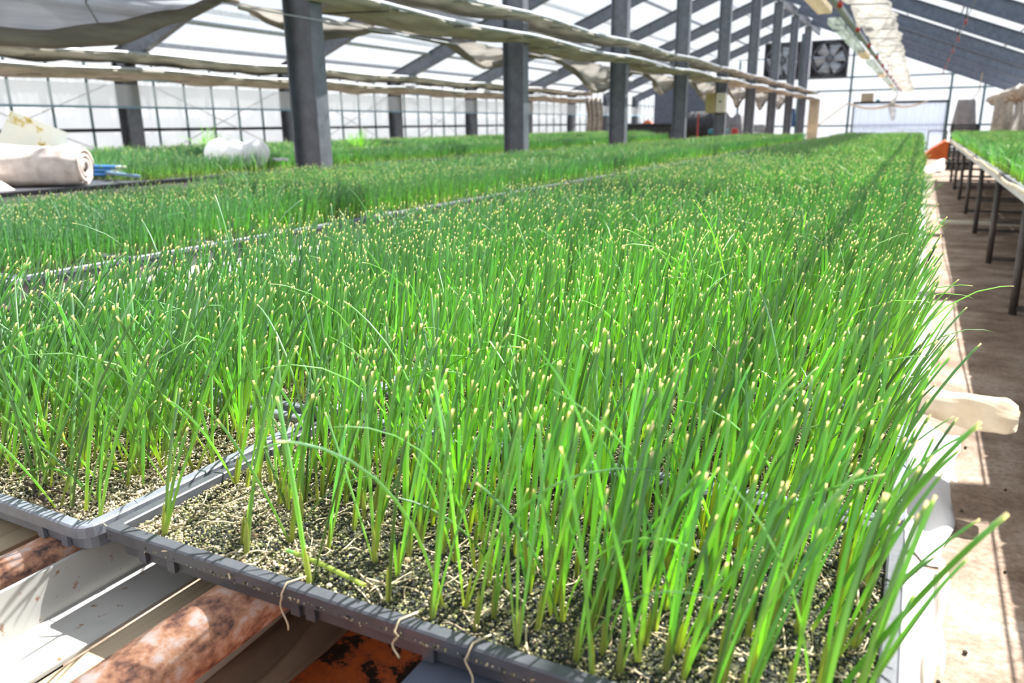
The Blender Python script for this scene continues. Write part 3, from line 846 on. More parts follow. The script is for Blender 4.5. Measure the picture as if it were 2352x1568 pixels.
# --- the 300 nearest seedlings, each a thing of its own
ax, ay = trays[(0,0)].location[:2]
def keepA(x, y):
    u = (x-(ax-TW/2))/TW; v = (y-(ay-TD/2))/TD
    k = .60+.32*np.clip(v*1.3,0,1)+.12*u
    k = np.where(v < .10, .30+.45*u, k)
    k = np.where((v < .28) & (u < .5), k*.6, k)
    k = np.where((u < .13) & (v < .75), .12+.4*v, k)
    return k
sx, sy = seedlings_in(ax, ay, keepA)
if len(sx) > 300:
    # the rest of the front tray simply has gaps: keep the nearest 300
    d = np.hypot(sx-CAM[0], sy-CAM[1]); 
    pick = np.sort(rng.permutation(len(sx))[:300]); sx, sy = sx[pick], sy[pick]
idx, order, base, az, th0, kap, L, r, tone, cut, blue = leaf_params(sx, sy, 2.15, .140, rad=.0016)
V, C = leaf_arrays(base, az, th0, kap, L, r, tone, cut, 7, np.array([0,.06,.14,.25,.37,.5,.62,.74,.85,.93,.962,.974,.984,.993,1.0]), blue)
nleaf = np.bincount(idx, minlength=len(sx))
SLAB = {}
for i in range(len(sx)):
    u = (sx[i]-(ax-TW/2))/TW; v = (sy[i]-(ay-TD/2))/TD
    where = 'close to the front rim' if v < .22 else ('along the back rim' if v > .8 else 'in the middle rows')
    side = 'left end' if u < .25 else ('aisle end' if u > .8 else 'mid-length')
    nm = ('', 'single-leaved', 'two-leaved', 'three-leaved')[nleaf[i]]
    root = empty('onion_seedling', (sx[i], sy[i], ZT-.010))
    lab = '%s onion seedling %s, %s of the nearest tray' % (nm, where, side)
    tag(root, lab, 'onion seedling', 'onion seedlings in the nearest tray')
    off = np.array([sx[i], sy[i], ZT-.010])
    rows = np.where(idx == i)[0]
    for j in rows:
        vs_, q_, c_ = mesh_from(V[j:j+1]-off, C[j:j+1], 'leaf')
        link(bpy.data.objects.new('leaf', mesh_np('leaf', [(vs_, q_, c_)], M['leaf'])), root)
    # pale sheath at the foot
    sv, sc_ = leaf_arrays(np.zeros((1,3)), az[rows[:1]], th0[rows[:1]]*.7, np.zeros(1), np.array([.028+.008*R.random()]), r[rows[:1]]*1.3, np.ones((1,3)), np.zeros(1,bool), 8, np.array([0,.3,.7,1.0]))
    sc_[:] = np.array([.38,.42,.12])*(1+.15*R.uniform(-1,1))
    sv[:] = sv
    vs_, q_, c_ = mesh_from(sv, sc_, 'sheath')
    link(bpy.data.objects.new('sheath', mesh_np('sheath', [(vs_, q_, c_)], M['leaf'])), root)

# --- all other onions: one mass
parts = []
def bed(cx, cy_, dens, hgt, lod, nl=2.1, keep=None, rad=.00168):
    x, y = seedlings_in(cx, cy_, keep or (lambda x, y: np.full(x.shape, dens)))
    if len(x) == 0: return
    p = leaf_params(x, y, nl, hgt, rad=rad, cutp=(.62,.36,.17)[lod])
    idx, order, base, az, th0, kap, L, r, tone, cut, blue = p
    if lod == 0: S, ts = 6, TT
    elif lod == 1: S, ts = 4, np.array([0,.2,.45,.7,.94,.974,.985,1.0])
    else: S, ts = 3, np.array([0,.4,.75,.972,.984,1.0])
    if lod == 2: r = r*1.35
    V, C = leaf_arrays(base, az, th0, kap, L, r, tone, cut, S, ts, blue)
    parts.append(mesh_from(V, C, 'x'))
def keepB(x, y):
    bx, by = trays[(1,0)].location[:2]
    u = (x-(bx-TW/2))/TW; v = (y-(by-TD/2))/TD
    k = .45+.5*np.clip(v*1.5,0,1)
    k = np.where(u > .85, .35+.3*v, k); k = np.where(v < .09, .25, k)
    return k
for (ci, r_), t in trays.items():
    if (ci, r_) == (0,0): continue
    x, y = t.location[:2]
    d = math.hypot(x, y)
    lod = 0 if d < 1.7 else (1 if d < 5 else 2)
    if (ci, r_) == (1,0): bed(x, y, .8, .163, 0, 2.4, keepB, .00175)
    else: bed(x, y, .93 if d < 5 else .72, .150 if (ci == 1 and r_ < 7) else .145, lod, 2.1 if d < 5 else 1.9)
for r_ in range(NROW):
    for ci in range(2):
        x = X2-TW/2-ci*(TW+.004); y = .62+TP*r_
        d = math.hypot(x, y)
        bed(x, y, .92 if d < 5 else .68, .105 if (ci == 1 and y < 2.5) else .135, 1 if d < 4.5 else 2, 2.1 if d < 5 else 1.9)
for r_ in range(49):
    for ci in range(2):
        x = XRB+TW/2-.004+ci*(TW+.004); y = 1.9+TP*r_
        bed(x, y, .7, .15, 1 if y < 5 else 2, 2)
for r_ in range(46): bed(-4.845, 2.2+TP*r_, .42 if r_ > 4 else .0, .15, 2, 1.9, rad=.0024)
for r_ in range(48):
    for k in range(3): bed(-6.03-k*(TW+.004), 4.5+TP*r_, .36, .17, 2, 1.9, rad=.0028)
om = bpy.data.objects.new('onion_seedlings', mesh_np('onion_seedlings', parts, M['leaf'])); link(om)
tag(om, 'dense green onion seedlings with tan clipped tips filling the beds behind the front tray', 'onion seedlings', kind='stuff')

# --- a few leaves that stand out
def arch(name, p0, az_, L_, th_, kap_, r_, label, group=None, col=(.16,.36,.05), tip=True):
    ts = np.linspace(0,1,22)
    V, C = leaf_arrays(np.array([p0]), np.array([math.radians(az_)]), np.array([math.radians(th_)]), np.array([math.radians(kap_)]), np.array([L_]), np.array([r_]), np.ones((1,3)), np.array([tip]), 8, ts)
    C[:, 2:19] = np.array(col)
    vs_, q_, c_ = mesh_from(V-np.array(p0), C, name)
    o = bpy.data.objects.new(name, mesh_np(name, [(vs_, q_, c_)], M['leaf'])); link(o); o.location = p0
    tag(o, label, 'leaf', group)
arch('onion_leaf', (-.335,.405,ZT-.002), 175, .085, 84, 8, .0022, 'cut green leaf lying on the medium behind the front rim', col=(.34,.42,.09))
arch('onion_leaf', (-.46,.62,ZT-.01), 10, .21, 18, 75, .0015, 'long onion leaf arching to the right over the nearest tray')
arch('onion_leaf', (-.50,.58,ZT-.01), 10, .20, 22, 80, .0015, 'thin onion leaf bowing low across the left part of the nearest tray')
arch('onion_leaf', (-.22,.54,ZT-.01), 150, .20, 30, 30, .0012, 'thin onion leaf slanting back to the left in the nearest tray')
arch('onion_leaf', (-.14,.50,ZT-.01), 15, .19, 42, 30, .0014, 'straight onion leaf slanting low to the aisle in the nearest tray')
arch('onion_leaf', (-.015,.42,ZT-.01), 12, .165, 24, 12, .0022, 'broad dark onion leaf leaning out over the aisle rim')
arch('onion_leaf', (-.03,.50,ZT-.01), 14, .185, 22, 14, .0022, 'broad onion leaf with a frayed tip leaning far over the white sheet')
arch('onion_leaf', (-.66,.42,ZT-.01), 200, .10, 40, 110, .0012, 'thin drooping leaf hanging over the pale tray front')
arch('onion_leaf', (-.645,.41,ZT-.01), 100, .07, -10, 220, .0014, 'hooked young onion leaf bent double near the pale tray corner')

# --- grass weeds behind the columns
for (x, y, n, h, lab) in ((-5.9,7.6,60,.34,'tuft of tall yellow-green grass beside the nearest column'),(-7.6,6.9,40,.42,'tuft of tall pale grass at the foot of the second wall post'),(-5.75,11.6,50,.26,'tuft of yellow-green grass between the nearest two columns')):
    b = np.stack([rng.normal(0,.035,n), rng.normal(0,.06,n), np.full(n,.0)], 1)
    t = np.tile(np.array([[1.6,1.35,.8]]), (n,1))
    V, C = leaf_arrays(b, rng.uniform(0,2*PI,n), np.radians(rng.uniform(2,38,n)), np.radians(rng.uniform(5,60,n)), h*rng.uniform(.6,1.1,n), np.full(n,.004), t, np.zeros(n,bool), 4)
    o = bpy.data.objects.new('grass_tuft', mesh_np('grass_tuft', [mesh_from(V, C, 'g')], M['leaf'])); link(o); o.location = (x, y, ZT-.01)
    tag(o, lab, 'grass')

# ------------------------------------------------------------------ growing medium detail on the front trays
ICO_V = []; ph = (1+5**.5)/2
for a in (-1, 1):
    for b in (-ph, ph): ICO_V += [(0,a,b),(a,b,0),(b,0,a)]
ICO_V = np.array(ICO_V)/math.hypot(1, ph)
bm = bmesh.new()
for v in ICO_V: bm.verts.new(v)
bmesh.ops.convex_hull(bm, input=bm.verts)
bm.verts.ensure_lookup_table(); bm.verts.index_update()
ICO_V = np.array([v.co[:] for v in bm.verts]); ICO_F = np.array([[v.index for v in f.verts] for f in bm.faces]); bm.free()
def grains(n, xs, ys, zs, size, cols):
    rot = rng.normal(0,1,(n,3,3)); q, _ = np.linalg.qr(rot)
    sc_ = size[:,None]*rng.uniform(.6,1.25,(n,3))
    vv = np.einsum('nij,vj->nvi', q, ICO_V*1.0)*sc_[:,None,:]
    vv = vv+np.stack([xs,ys,zs],1)[:,None,:]
    f = (ICO_F[None]+np.arange(n)[:,None,None]*len(ICO_V)).reshape(-1,3)
    return vv.reshape(-1,3), f, np.repeat(cols, len(ICO_V), 0)
PAL = np.array([[.62,.52,.36],[.50,.42,.24],[.36,.36,.15],[.70,.62,.48],[.22,.24,.10],[.10,.11,.07],[.045,.05,.05],[.56,.40,.24]])
def medium(t, n, dryfn, name_par):
    hx_, hy_ = TW/2-.014, TD/2-.014
    xs = rng.uniform(-hx_,hx_,n); ys = rng.uniform(-hy_,hy_,n)
    u = (xs+hx_)/(2*hx_); v = (ys+hy_)/(2*hy_)
    dry = np.clip(dryfn(u, v)+.35*vnoise(xs*30, ys*30, 6), 0, 1)
    pw = np.array([.22,.16,.20,.10,.14,.08,.06,.04]); pd = np.array([.30,.14,.03,.34,.01,.03,.02,.13]); pk = np.array([.03,.05,.10,.02,.14,.28,.36,.02])
    wm = np.clip(dry*2-1,0,1)[:,None]; wk = np.clip(1-dry*2,0,1)[:,None]
    P = pd*wm+pk*wk+pw*(1-wm-wk)
    cum = np.cumsum(P/P.sum(1,keepdims=True),1); pick = (rng.random(n)[:,None] > cum).sum(1).clip(0,7)
    cols = PAL[pick]*rng.uniform(.55,1.1,(n,1))
    size = rng.gamma(5,.00014,n)+.0003
    size = np.where(rng.random(n) < .02, size*1.9, size)
    zs = -.0080+.0025*vnoise(xs*38, ys*38, 2)*np.minimum(1,np.minimum(np.minimum(u,1-u)*14,np.minimum(v,1-v)*8))+rng.uniform(-.0006,.0014,n)
    me = mesh_np('granules', [grains(n, xs, ys, zs, size, cols)], M['grain'], True)
    o = bpy.data.objects.new('granules', me); link(o, t)
    o['kind'] = 'stuff'; o['label'] = 'tan and dark granules of the growing medium'
medium(trays[(0,0)], 60000, lambda u, v: .38-.95*u+.35*np.exp(-((u-.04)**2+(v-.3)**2)/.02)+.25*np.exp(-v/.05)*(1-u), 'a')
medium(trays[(1,0)], 42000, lambda u, v: .55+.5*np.clip((u-.75)*4,0,1), 'b')
medium(trays[(0,1)], 26000, lambda u, v: .55-.3*u, 'c')
medium(trays[(1,1)], 16000, lambda u, v: .6+0*u, 'd')
# dry root threads and leaf scraps on the medium
tx = []
def threads(cx, cy_, n, out):
    for i in range(n):
        x = cx+R.uniform(-TW/2+.02,TW/2-.02); y = cy_+R.uniform(-TD/2+.02,TD/2-.02); a = R.uniform(0,6.28); c_ = R.uniform(-40,40); l = R.uniform(.012,.05); rr_ = R.uniform(.00035,.0009)
        p = []
        for k in range(7):
            p.append((x, y, ZT-.0052+.0022*math.sin(k*1.1+i)+.0006)); a += c_*l/6; x += math.cos(a)*l/6; y += math.sin(a)*l/6
        out.tube(p, rr_, 5)
m = MB()
threads(ax, ay, 240, m); threads(*trays[(1,0)].location[:2], 380, m); threads(*trays[(0,1)].location[:2], 120, m); threads(*trays[(1,1)].location[:2], 120, m)
tag(m.build('dry_root_litter', M['straw'], smooth=True, fix=False), 'fine dry roots and straw scraps strewn over the front trays', 'plant litter', kind='stuff')
def hang(x, l, lab, w=.0007):
    y = .375
    p = [(x+.006,y+.016,ZT+.0012),(x,y+.002,ZT+.0022),(x-.001,y-.0035,ZT-.004)]
    for k in range(1,9):
        p.append((x-.003*math.sin(k*.7+x*50), y-.004, ZT-.004-l*k/8))
    tag(MB().tube(p, w, 6).build('dry_root', M['straw'], smooth=True), lab, 'dry root')
hang(-.385,.03,'pale dry root hanging over the front rim of the nearest tray, leftmost of three')
hang(-.283,.020,'hooked dry root on the front rim of the nearest tray, middle of three',.0008)
hang(-.225,.028,'long dry root hanging over the front rim of the nearest tray, rightmost of three')
bx, by = trays[(1,0)].location[:2]
for i, (x0, y0, a, l, w_) in enumerate(((bx+TW/2-.10,by-TD/2+.022,-20,.05,.0028),(bx+TW/2-.145,by-TD/2+.034,-15,.07,.0018),(bx+TW/2-.17,by-TD/2+.05,-10,.09,.0016))):
    a = math.radians(a)
    p = [(x0+math.cos(a)*l*t, y0+math.sin(a)*l*t+.003*math.sin(t*8), ZT-.002+.001*math.sin(t*5)) for t in np.linspace(0,1,10)]
    tag(MB().tube(p, [w_*(1-.4*t)*(1+.2*math.sin(9*t)) for t in np.linspace(0,1,10)], 7).build('twig', M['bark'], smooth=True), ('thick dark twig at the front corner of the pale tray','thin dark twig behind the thick one in the pale tray','long thin twig lying deepest in the pale tray')[i], 'twig')
# crumbs stuck to the front wall of the nearest tray
m = MB()
n = 170
xs = ax+np.clip(rng.normal(.0,.13,n),-.3,.3)-.02; zs = ZT-.0088+rng.normal(0,.0013,n); ys = np.full(n, .375-.0003)
cols = PAL[rng.integers(0,8,n)]*.8
me = mesh_np('stuck_crumbs', [grains(n, xs-ax, ys-ay, zs-ZT, rng.uniform(.0004,.0011,n), cols)], M['grain'], True)
o = bpy.data.objects.new('stuck_crumbs', me); link(o, trays[(0,0)]); o['kind'] = 'stuff'; o['label'] = 'crumbs stuck to the front wall'

# ------------------------------------------------------------------ things on the benches at the left
def lumpy(name, fn, nu, nv, mat, label, cat, loc, parent=None):
    m = MB().grid(fn, nu, nv)
    o = m.build(name, M[mat], parent, smooth=True)
    o.location = loc
    if label: tag(o, label, cat)
    return o
def rollshape(L_, r_, seed, squash=.85):
    def f(u, v):
        th = 2*PI*v; x = (u-.5)*L_
        e = 1-.25*max(0, abs(u-.5)*2-.75)*4*.5
        rr_ = r_*e*(1+.10*float(vnoise(x*6, math.cos(th)*2, seed))+.05*math.sin(th*3+x*9)+.03*math.sin(th*11+seed))
        return (x, rr_*math.cos(th), max(-r_*squash, rr_*math.sin(th))*.95+r_*squash)
    return f
b = lumpy('fleece_roll', rollshape(.62,.135,3), 40, 40, 'fleece', 'rolled pale fleece with a hollow end lying at the left on the narrow bench', 'fabric roll', (-4.86,3.02,ZT))
b.rotation_euler = (0,0,math.radians(32))
m = MB()
sp = [( .309, (.115-.0018*k)*math.cos(k*.33), .115+(.115-.0018*k)*math.sin(k*.33)*.95) for k in range(50)]
m.tube([(p[0],p[1],p[2]) for p in sp], .012, 6); m.build('rolled_end', M['fleece'], b, smooth=True)
b = lumpy('fleece_heap', lambda u, v: ((u-.5)*.55, (v-.5)*.5, .20*(math.sin(u*PI)**.6)*(math.sin(v*PI)**.6)*(1+.3*float(vnoise(u*7, v*7, 3)))), 40, 40, 'fleece', 'slumped heap of pale fleece at the left picture edge', 'fabric', (-4.98,2.55,ZT))
bag = lumpy('printed_bag', lambda u, v: ((u-.5)*.5*(1-.25*v), .09*math.sin(u*PI)*math.sin(v*PI*.9+.2), .42*v), 16, 16, 'printbag', 'pale printed sack leaning behind the fleece at the left picture edge', 'sack', (-5.13,3.10,ZT))
bag.rotation_euler = (math.radians(-6), math.radians(22), math.radians(25))
for k in range(6):
    d = Vector((.86,-.1,0)).normalized(); s = Vector((0,.022*k,.0))
    p0 = Vector((-5.95,3.52,ZT+.036+.025*(k % 3)))+s*.5; p1 = p0+Vector((1.0+.04*(k % 3),.06,0))
    o = MB().tube([p0,p1], .012, 8).build('blue_pole', M['blue'], smooth=True)
    MB().tube([p1+Vector((.0,0,0)), p1+Vector((.05,.006,0))], .009, 8).build('pole_tip', M['ivory'], o)
    tag(o, 'blue coated pole in the bundle behind the fleece roll', 'pole', 'blue poles on the far bench')
o = MB().tube([(-5.35,3.74,ZT+.05),(-4.30,3.33,ZT+.05)], .012, 8).build('pale_blue_pole', M['paleblue'], smooth=True)
tag(o, 'single thin pale blue pole lying right of the fleece roll', 'pole')
foam = empty('white_bag', (-4.86,4.72,ZT)); tag(foam, 'puffy white plastic bag among the onions left of the nearest column', 'bag')
for i, (dx, r_) in enumerate(((-.18,.13),(-.02,.12),(.13,.125))):
    def f(u, v, r_=r_, i=i):
        th = 2*PI*v; phi = PI*u; k = 1+.10*float(vnoise(th*1.5, phi*2, i+2))
        return (r_*k*math.sin(phi)*math.cos(th), .8*r_*k*math.sin(phi)*math.sin(th), r_*.9+r_*.9*k*math.cos(phi))
    q = MB().grid(f, 16, 24).build('bulge', M['whitebag'], foam, smooth=True, fix=False); q.location = (dx*.9, dx*.35, .02)
q = MB().grid(lambda u, v: (.26+.14*u, .10+.04*(v-.5), .09+.015*math.sin(u*9)*math.sin(v*7)), 10, 6).build('flap', M['whitebag'], foam, smooth=True, solid=.002, fix=False)

# ------------------------------------------------------------------ end wall and far objects
def fan(x, z, s, label):
    f = empty('exhaust_fan', (x, YE-.30, z)); tag(f, label, 'fan', 'exhaust fans in the end wall')
    h = s/2
    m = MB()
    m.box((-h,0,-h),(-h+.06,.2,h)); m.box((h-.06,0,-h),(h,.2,h)); m.box((-h+.06,0,h-.06),(h-.06,.2,h)); m.box((-h+.06,0,-h),(h-.06,.2,-h+.06))
    m.build('housing', M['fan'], f)
    MB().box((-h+.06,.185,-h+.06),(h-.06,.199,h-.06)).build('back_shutter', M['fan'], f)
    m = MB(); K = 40; vs_, fs_ = [], []
    for k in range(K):
        a = 2*PI*k/K
        for rr_, y in ((h*.86,.02),(h*.92,.02),(h*.92,.12),(h*.86,.12)): vs_.append((rr_*math.cos(a), y, rr_*math.sin(a)))
    for k in range(K):
        for j in range(4):
            fs_.append((k*4+j, k*4+(j+1) % 4, ((k+1) % K)*4+(j+1) % 4, ((k+1) % K)*4+j))
    m.add(vs_, fs_).build('shroud', M['steel'], f, smooth=False)
    MB().lathe([(.05,.02),(.11,.03),(.12,.10),(.10,.16)], 20, (0,0,0), 'y').build('hub', M['steel'], f, smooth=True)
    for k in range(6):
        a = 2*PI*k/6+.25; ca, sa = math.cos(a), math.sin(a)
        def bl(u, v):
            rr_ = .12+(h*.80-.12)*u; t = (v-.5)*(.22+.22*u)
            return (rr_*ca-t*sa, .08+t*.35, rr_*sa+t*ca)
        MB().grid(bl, 6, 4).build('blade', M['blade'], f, smooth=True, solid=.01, fix=False)
    for k in range(7):
        zz = -h+.1+k*(s-.2)/6
        MB().tube([(-h+.03,-.01,zz),(h-.03,-.01,zz)], .006, 5).build('guard_wire', M['darkmetal'], f)
fan(-3.17, 3.2, 1.26, 'square dark exhaust fan high in the end wall, right of the columns')
fan(-4.78, 3.2, 1.26, 'square dark exhaust fan high in the end wall, behind the far columns')
cb = empty('cardboard_box', (-1.80, YE-.2, 1.72)); tag(cb, 'small tan box standing on the door track of the end wall', 'box')
MB().box((-.2,-.1,0),(.2,.1,.27)).build('carton', M['card'], cb, bevel=.01); MB().box((-.2,-.101,.271),(-.01,.1,.276)).build('flap', M['card'], cb); MB().box((.01,-.101,.271),(.2,.1,.276)).build('flap', M['card'], cb)
o = MB().grid(lambda u, v: (.18*(u-.5), .12*(v-.5), .08*math.sin(u*PI)*math.sin(v*PI)), 10, 10).build('blue_cloth', M['teal'], smooth=True); o.location = (-1.45, YE-.16, 1.722)
tag(o, 'small blue rag beside the tan box on the door track', 'cloth')
# tied fabric and cords at the far end of the middle roll
tf = empty('tied_fabric', (-.84, 30.75, 2.0)); tag(tf, 'white cloth tied at the far end of the middle curtain, with swagged cords', 'cloth')
MB().tube([(0,0,.0),(-.02,0,-.15),(-.10,0,-.3),(-.15,0,-.42)], [.03,.05,.07,.10], 10).build('knot', M['bundle_white'], tf, smooth=True)
MB().tube([(-.15,0,-.42),(-.1,0,-.65),(-.05,0,-.95)], [.11,.12,.05], 10).build('tail', M['bundle_white'], tf, smooth=True)
MB().tube([(-.15-1.4*t, -.02, -.42+.02*math.sin(t*3)-.16*math.sin(t*PI)+.08*t) for t in np.linspace(0,1,16)], [.05-.02*t for t in np.linspace(0,1,16)], 8).build('cord', M['cream'], tf, smooth=True)
MB().tube([(-1.55-1.2*t, -.03, -.34-.95*t) for t in np.linspace(0,1,10)], .025, 8).build('cord', M['cream'], tf, smooth=True)
MB().tube([(-.15+1.1*t, -.02, -.42-.12*math.sin(t*PI)+.12*t) for t in np.linspace(0,1,16)], [.045-.02*t for t in np.linspace(0,1,16)], 8).build('cord', M['cream'], tf, smooth=True)

# orange cart at the end of the aisle
oc = empty('orange_cart', (.38, 21.5, 0)); tag(oc, 'orange cart parked at the far end of the aisle', 'cart')
MB().prism([(-.26,.16),(.26,.16),(.26,.56),(.16,.60),(-.1,.42),(-.26,.24)], (0,-.35,0), (0,.45,0), (1,0,0), (0,0,1)).build('body', M['orange'], oc, bevel=.02)
for x in (-.2,.2):
    for y in (-.2,.3):
        MB().lathe([(.03,-.03),(.075,-.025),(.08,0),(.075,.025),(.03,.03)], 16, (x,y,.08), 'x').build('wheel', M['rubber'], oc)
MB().tube([(.2,.42,.5),(.2,.62,.8),(-.2,.62,.8),(-.2,.42,.35)], .018, 8).build('handle', M['darkmetal'], oc)
tag(MB().grid(lambda u, v: (-.02+.55*u, 18.6+.9*v, .02+.22*u*v+.03*math.sin(u*9)), 10, 10).build('pale_sheet', M['whitebag'], smooth=True, solid=.004, fix=False), 'pale plastic sheet lying in the aisle before the orange cart', 'plastic sheet')
tag(MB().box((.28,9.4,0),(1.6,9.47,.03)).build('floor_plank', M['ivory']), 'pale plank lying across the aisle floor under the side bench', 'plank')

# right far end: crates, hanging net, bunched drapes, white swag
for k in range(4):
    cr = empty('crate', (.86, 20.3, .0+.245*k)); tag(cr, ('lowest','second','third','topmost')[k]+' black slotted crate of the stack past the side bench', 'crate', 'black crates past the side bench')
    m = MB(); 
    for z in (.0,.06,.12,.18): m.box((-.25,-.18,z),(.25,-.165,z+.04)); m.box((-.25,.165,z),(.25,.18,z+.04)); m.box((-.25,-.164,z),(-.235,.164,z+.04)); m.box((.235,-.164,z),(.25,.164,z+.04))
    m.build('slats', M['blackplastic'], cr)
    m = MB()
    for x in (-.24,.24):
        for y in (-.17,.17): m.box((x-.02,y-.02,0),(x+.02,y+.02,.235))
    m.build('corner_posts', M['blackplastic'], cr)
    MB().box((-.23,-.16,.0),(.23,.16,.012)).build('bottom', M['blackplastic'], cr)
def hangcloth(name, x, y, w_, z0, z1, mat, label, cat, seed, taper=.5):
    def f(u, v):
        th = 2*PI*u; k = (1-taper*v)*(1+.18*math.sin(th*5+seed))
        return (w_*.5*k*math.cos(th), w_*.35*k*math.sin(th), z0+(z1-z0)*v)
    o = MB().grid(f, 40, 12).build(name, M[mat], smooth=True, fix=False); o.location = (x, y, 0); tag(o, label, cat); return o
hangcloth('hanging_net', .95, 23.6, .55, .75, 1.55, 'greyfabric', 'grey net bundle hanging by the end wall beyond the side bench', 'net', 1, .35)
tag(MB().tube([(1.05,23.6,1.5),(1.2,23.6,1.75),(1.22,23.6,2.2)], .015, 6).build('net_cord', M['card']), 'cord holding up the grey net bundle', 'cord')
hangcloth('hanging_drape', 1.85, 24.6, .45, .55, 1.57, 'bundle', 'bunched brownish drape hanging down at the end of the thick right curtain', 'curtain', 2, .1)
hangcloth('hanging_drape', 2.12, 23.2, .4, .5, 1.5, 'bundle_white', 'pale bunched drape hanging beside the brownish one at the right', 'curtain', 3, .6)
m = MB(); m.grid(lambda u, v: (2.30-.03*math.sin(u*PI), 17.0+5.2*u, 1.62-(.42*math.sin(u*PI))*(1-v)), 40, 10)
tag(m.build('white_swag', M['white'], smooth=True, solid=.006, fix=False), 'white sheet swagged along the right wall under the thick curtain', 'plastic sheet')

# control box on the fifth column
eb = empty('control_box', (-3.60, 16.04, 1.25)); tag(eb, 'open control box with ivory and olive faces on the fifth column', 'control box')
MB().box((-.02,-.14,0),(.16,0,.36)).build('casing', M['ivory'], eb, bevel=.005)
MB().box((-.22,-.15,-.01),(-.03,-.13,.36)).build('door', M['olive'], eb)['label'] = 'olive open door'
MB().lathe([(.02,-.005),(.024,0),(.015,.012)], 12, (.06,-.145,.2), 'y').build('dial', M['greenplastic'], eb)
# machinery and stores in the far left corner
mk = empty('storage_cabinet', (-6.4, 23.4, 0)); tag(mk, 'tall dark steel cabinet standing at the far left behind the columns', 'cabinet')
MB().box((-.75,0,.05),(.95,.6,2.15)).build('carcass', M['darkmetal'], mk, bevel=.01)
for x0, x1 in ((-.73,.09),(.11,.93)):
    d = MB().box((x0,-.02,.1),(x1,-.001,2.1)).build('door', M['bluesteel'], mk, bevel=.004)
    MB().box((.06 if x0 < 0 else .13,-.04,1.0),(.075 if x0 < 0 else .145,-.0205,1.2)).build('handle', M['steel_light'], d)
MB().box((-.7,.05,0),(.9,.55,.049)).build('plinth', M['darkmetal'], mk)
wt = empty('black_bin', (-6.6, 20.8, 0)); tag(wt, 'wide black bin behind the far beds, with an orange scrap on its lid', 'bin')
MB().prism([(-.75,.0),(.75,.0),(.86,1.0),(-.86,1.0)], (0,-.35,0), (0,.35,0), (1,0,0), (0,0,1)).build('tub', M['blackplastic'], wt, bevel=.02)
MB().box((-.9,-.38,1.0),(.9,.38,1.06)).build('lid', M['blackplastic'], wt, bevel=.015)
o = MB().grid(lambda u, v: (.28*(u-.5),.2*(v-.5),.09*math.sin(u*PI)*math.sin(v*PI)), 8, 8).build('orange_scrap', M['orange'], smooth=True); o.location = (-6.5,20.75,1.061)
tag(o, 'orange rag lying on the wide black bin', 'rag')
eng = empty('heater_unit', (-5.1, 21.6, 0)); tag(eng, 'dark heater unit with a round drum between the fourth and fifth columns', 'heater')
MB().lathe([(.0,-.5),(.36,-.5),(.4,-.45),(.4,.45),(.36,.5),(0.0,.5)], 28, (0,0,.95), 'x').build('drum', M['darkmetal'], eng, smooth=False)
MB().box((-.4,-.3,.1),(.4,.3,.549)).build('burner_housing', M['blackplastic'], eng, bevel=.02)
for x in (-.35,.35):
    for y in (-.25,.25): MB().box((x-.03,y-.03,0),(x+.03,y+.03,.099)).build('leg', M['steel_light'], eng)
MB().tube([(.2,0,1.36),(.2,0,1.9)], .08, 14).build('flue', M['steel_light'], eng, smooth=True)
tag(MB().tube([(-3.95,15.9,0),(-3.95,15.9,1.24)], .018, 8).build('red_standpipe', M['red'], smooth=True), 'red-brown standpipe below the control box', 'pipe')
tag(MB().grid(lambda u, v: (-.55+1.1*u, .7*(v-.5), 1.28*min(1,5*u,5*(1-u))*min(1,5*v,5*(1-v))*(1+.05*math.sin(u*20))), 30, 20).build('tarp_stack', M['greyfabric'], smooth=True), 'tall stack under a grey tarp between the fifth and sixth columns', 'covered stack').location = (-5.3,25.5,0)
tag(MB().grid(lambda u, v: (-.4+.8*u, .6*(v-.5), 1.0*min(1,4*u,4*(1-u))*min(1,5*v,5*(1-v))), 24, 16).build('tarp_stack', M['greyfabric'], smooth=True), 'lower grey covered stack between the sixth and seventh columns', 'covered stack').location = (-4.75,27.3,0)
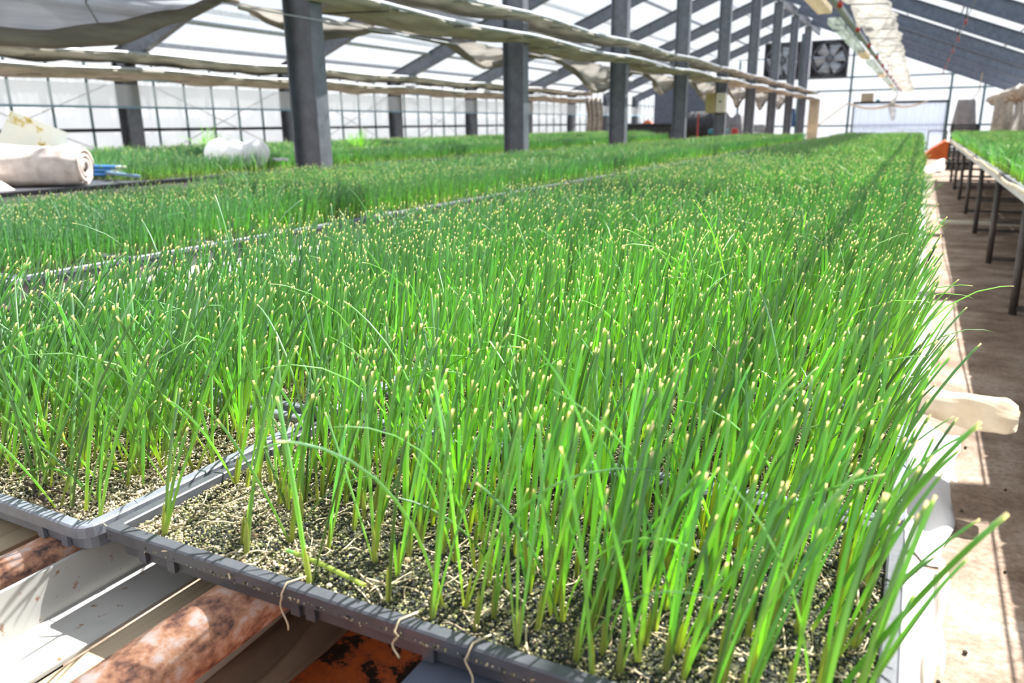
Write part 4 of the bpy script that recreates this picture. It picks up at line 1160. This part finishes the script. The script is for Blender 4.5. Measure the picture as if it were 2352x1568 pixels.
def bucket(x, y, r_, h, mat, label, z=0):
    b = empty('bucket', (x,y,z)); tag(b, label, 'bucket')
    MB().lathe([(r_*.8,0),(r_,h),(r_*1.05,h),(r_*1.05,h-.02),(r_*.93,h-.02),(r_*.75,.02)], 20).build('pail', M[mat], b, smooth=False)
    MB().tube([(r_*math.cos(a), 0, h-.03-r_*.8*math.sin(a)*.8) for a in np.linspace(0.05,PI-.05,12)], .006, 6).build('bail', M['steel_light'], b)
bucket(-4.3, 21.0, .14, .75, 'white', 'tall white bucket between the fifth and sixth columns')
bucket(-4.55, 20.4, .16, .78, 'blackplastic', 'tall black bucket left of the tall white one')
o = MB().box((-.22,-.15,0),(.22,.15,.12)).build('teal_tub', M['teal'], bevel=.02); o.location = (-4.55,20.4,.781); tag(o, 'teal tub standing on the tall black bucket', 'tub')
o = MB().box((-.07,-.07,0),(.07,.07,.16)).build('red_can', M['red'], bevel=.015); o.location = (-4.26,20.55,0.0); o.location = (-4.25,20.99,.751); tag(o, 'red can on the tall white bucket', 'can')
o = empty('crate', (-4.3,24.4,0)); tag(o, 'dark crate on the floor between the sixth and seventh columns', 'crate')
MB().box((-.4,-.25,.05),(.4,.25,.72)).build('box', M['blackplastic'], o, bevel=.015); MB().box((-.42,-.27,.72),(.42,.27,.76)).build('lid', M['greyfabric'], o, bevel=.01); MB().box((-.38,-.23,0),(.38,.23,.049)).build('skid', M['wood'], o)
hangcloth('blue_coat', -4.05, 29.3, .3, .9, 1.5, 'bluejacket', 'dark blue coat hanging at the far end of the column row', 'coat', 4, .25)
m = MB(); m.grid(lambda u, v: (-3.62+.36*u, 30.3+.04*math.sin(u*22), .02+1.8*v), 40, 4)
tag(m.build('cream_curtain_end', M['cream'], smooth=True, solid=.006, fix=False), 'cream curtain hanging to the floor at the far end of the column row', 'curtain')
m = MB(); m.grid(lambda u, v: (-8.9+.5*u+.1*math.sin(v*3), 22.2+.06*math.sin(u*22), .5+1.3*v), 40, 6)
tag(m.build('hanging_drape', M['bundle'], smooth=True, solid=.006, fix=False), 'bunched beige drape hanging at the far end of the left wall curtains', 'curtain')
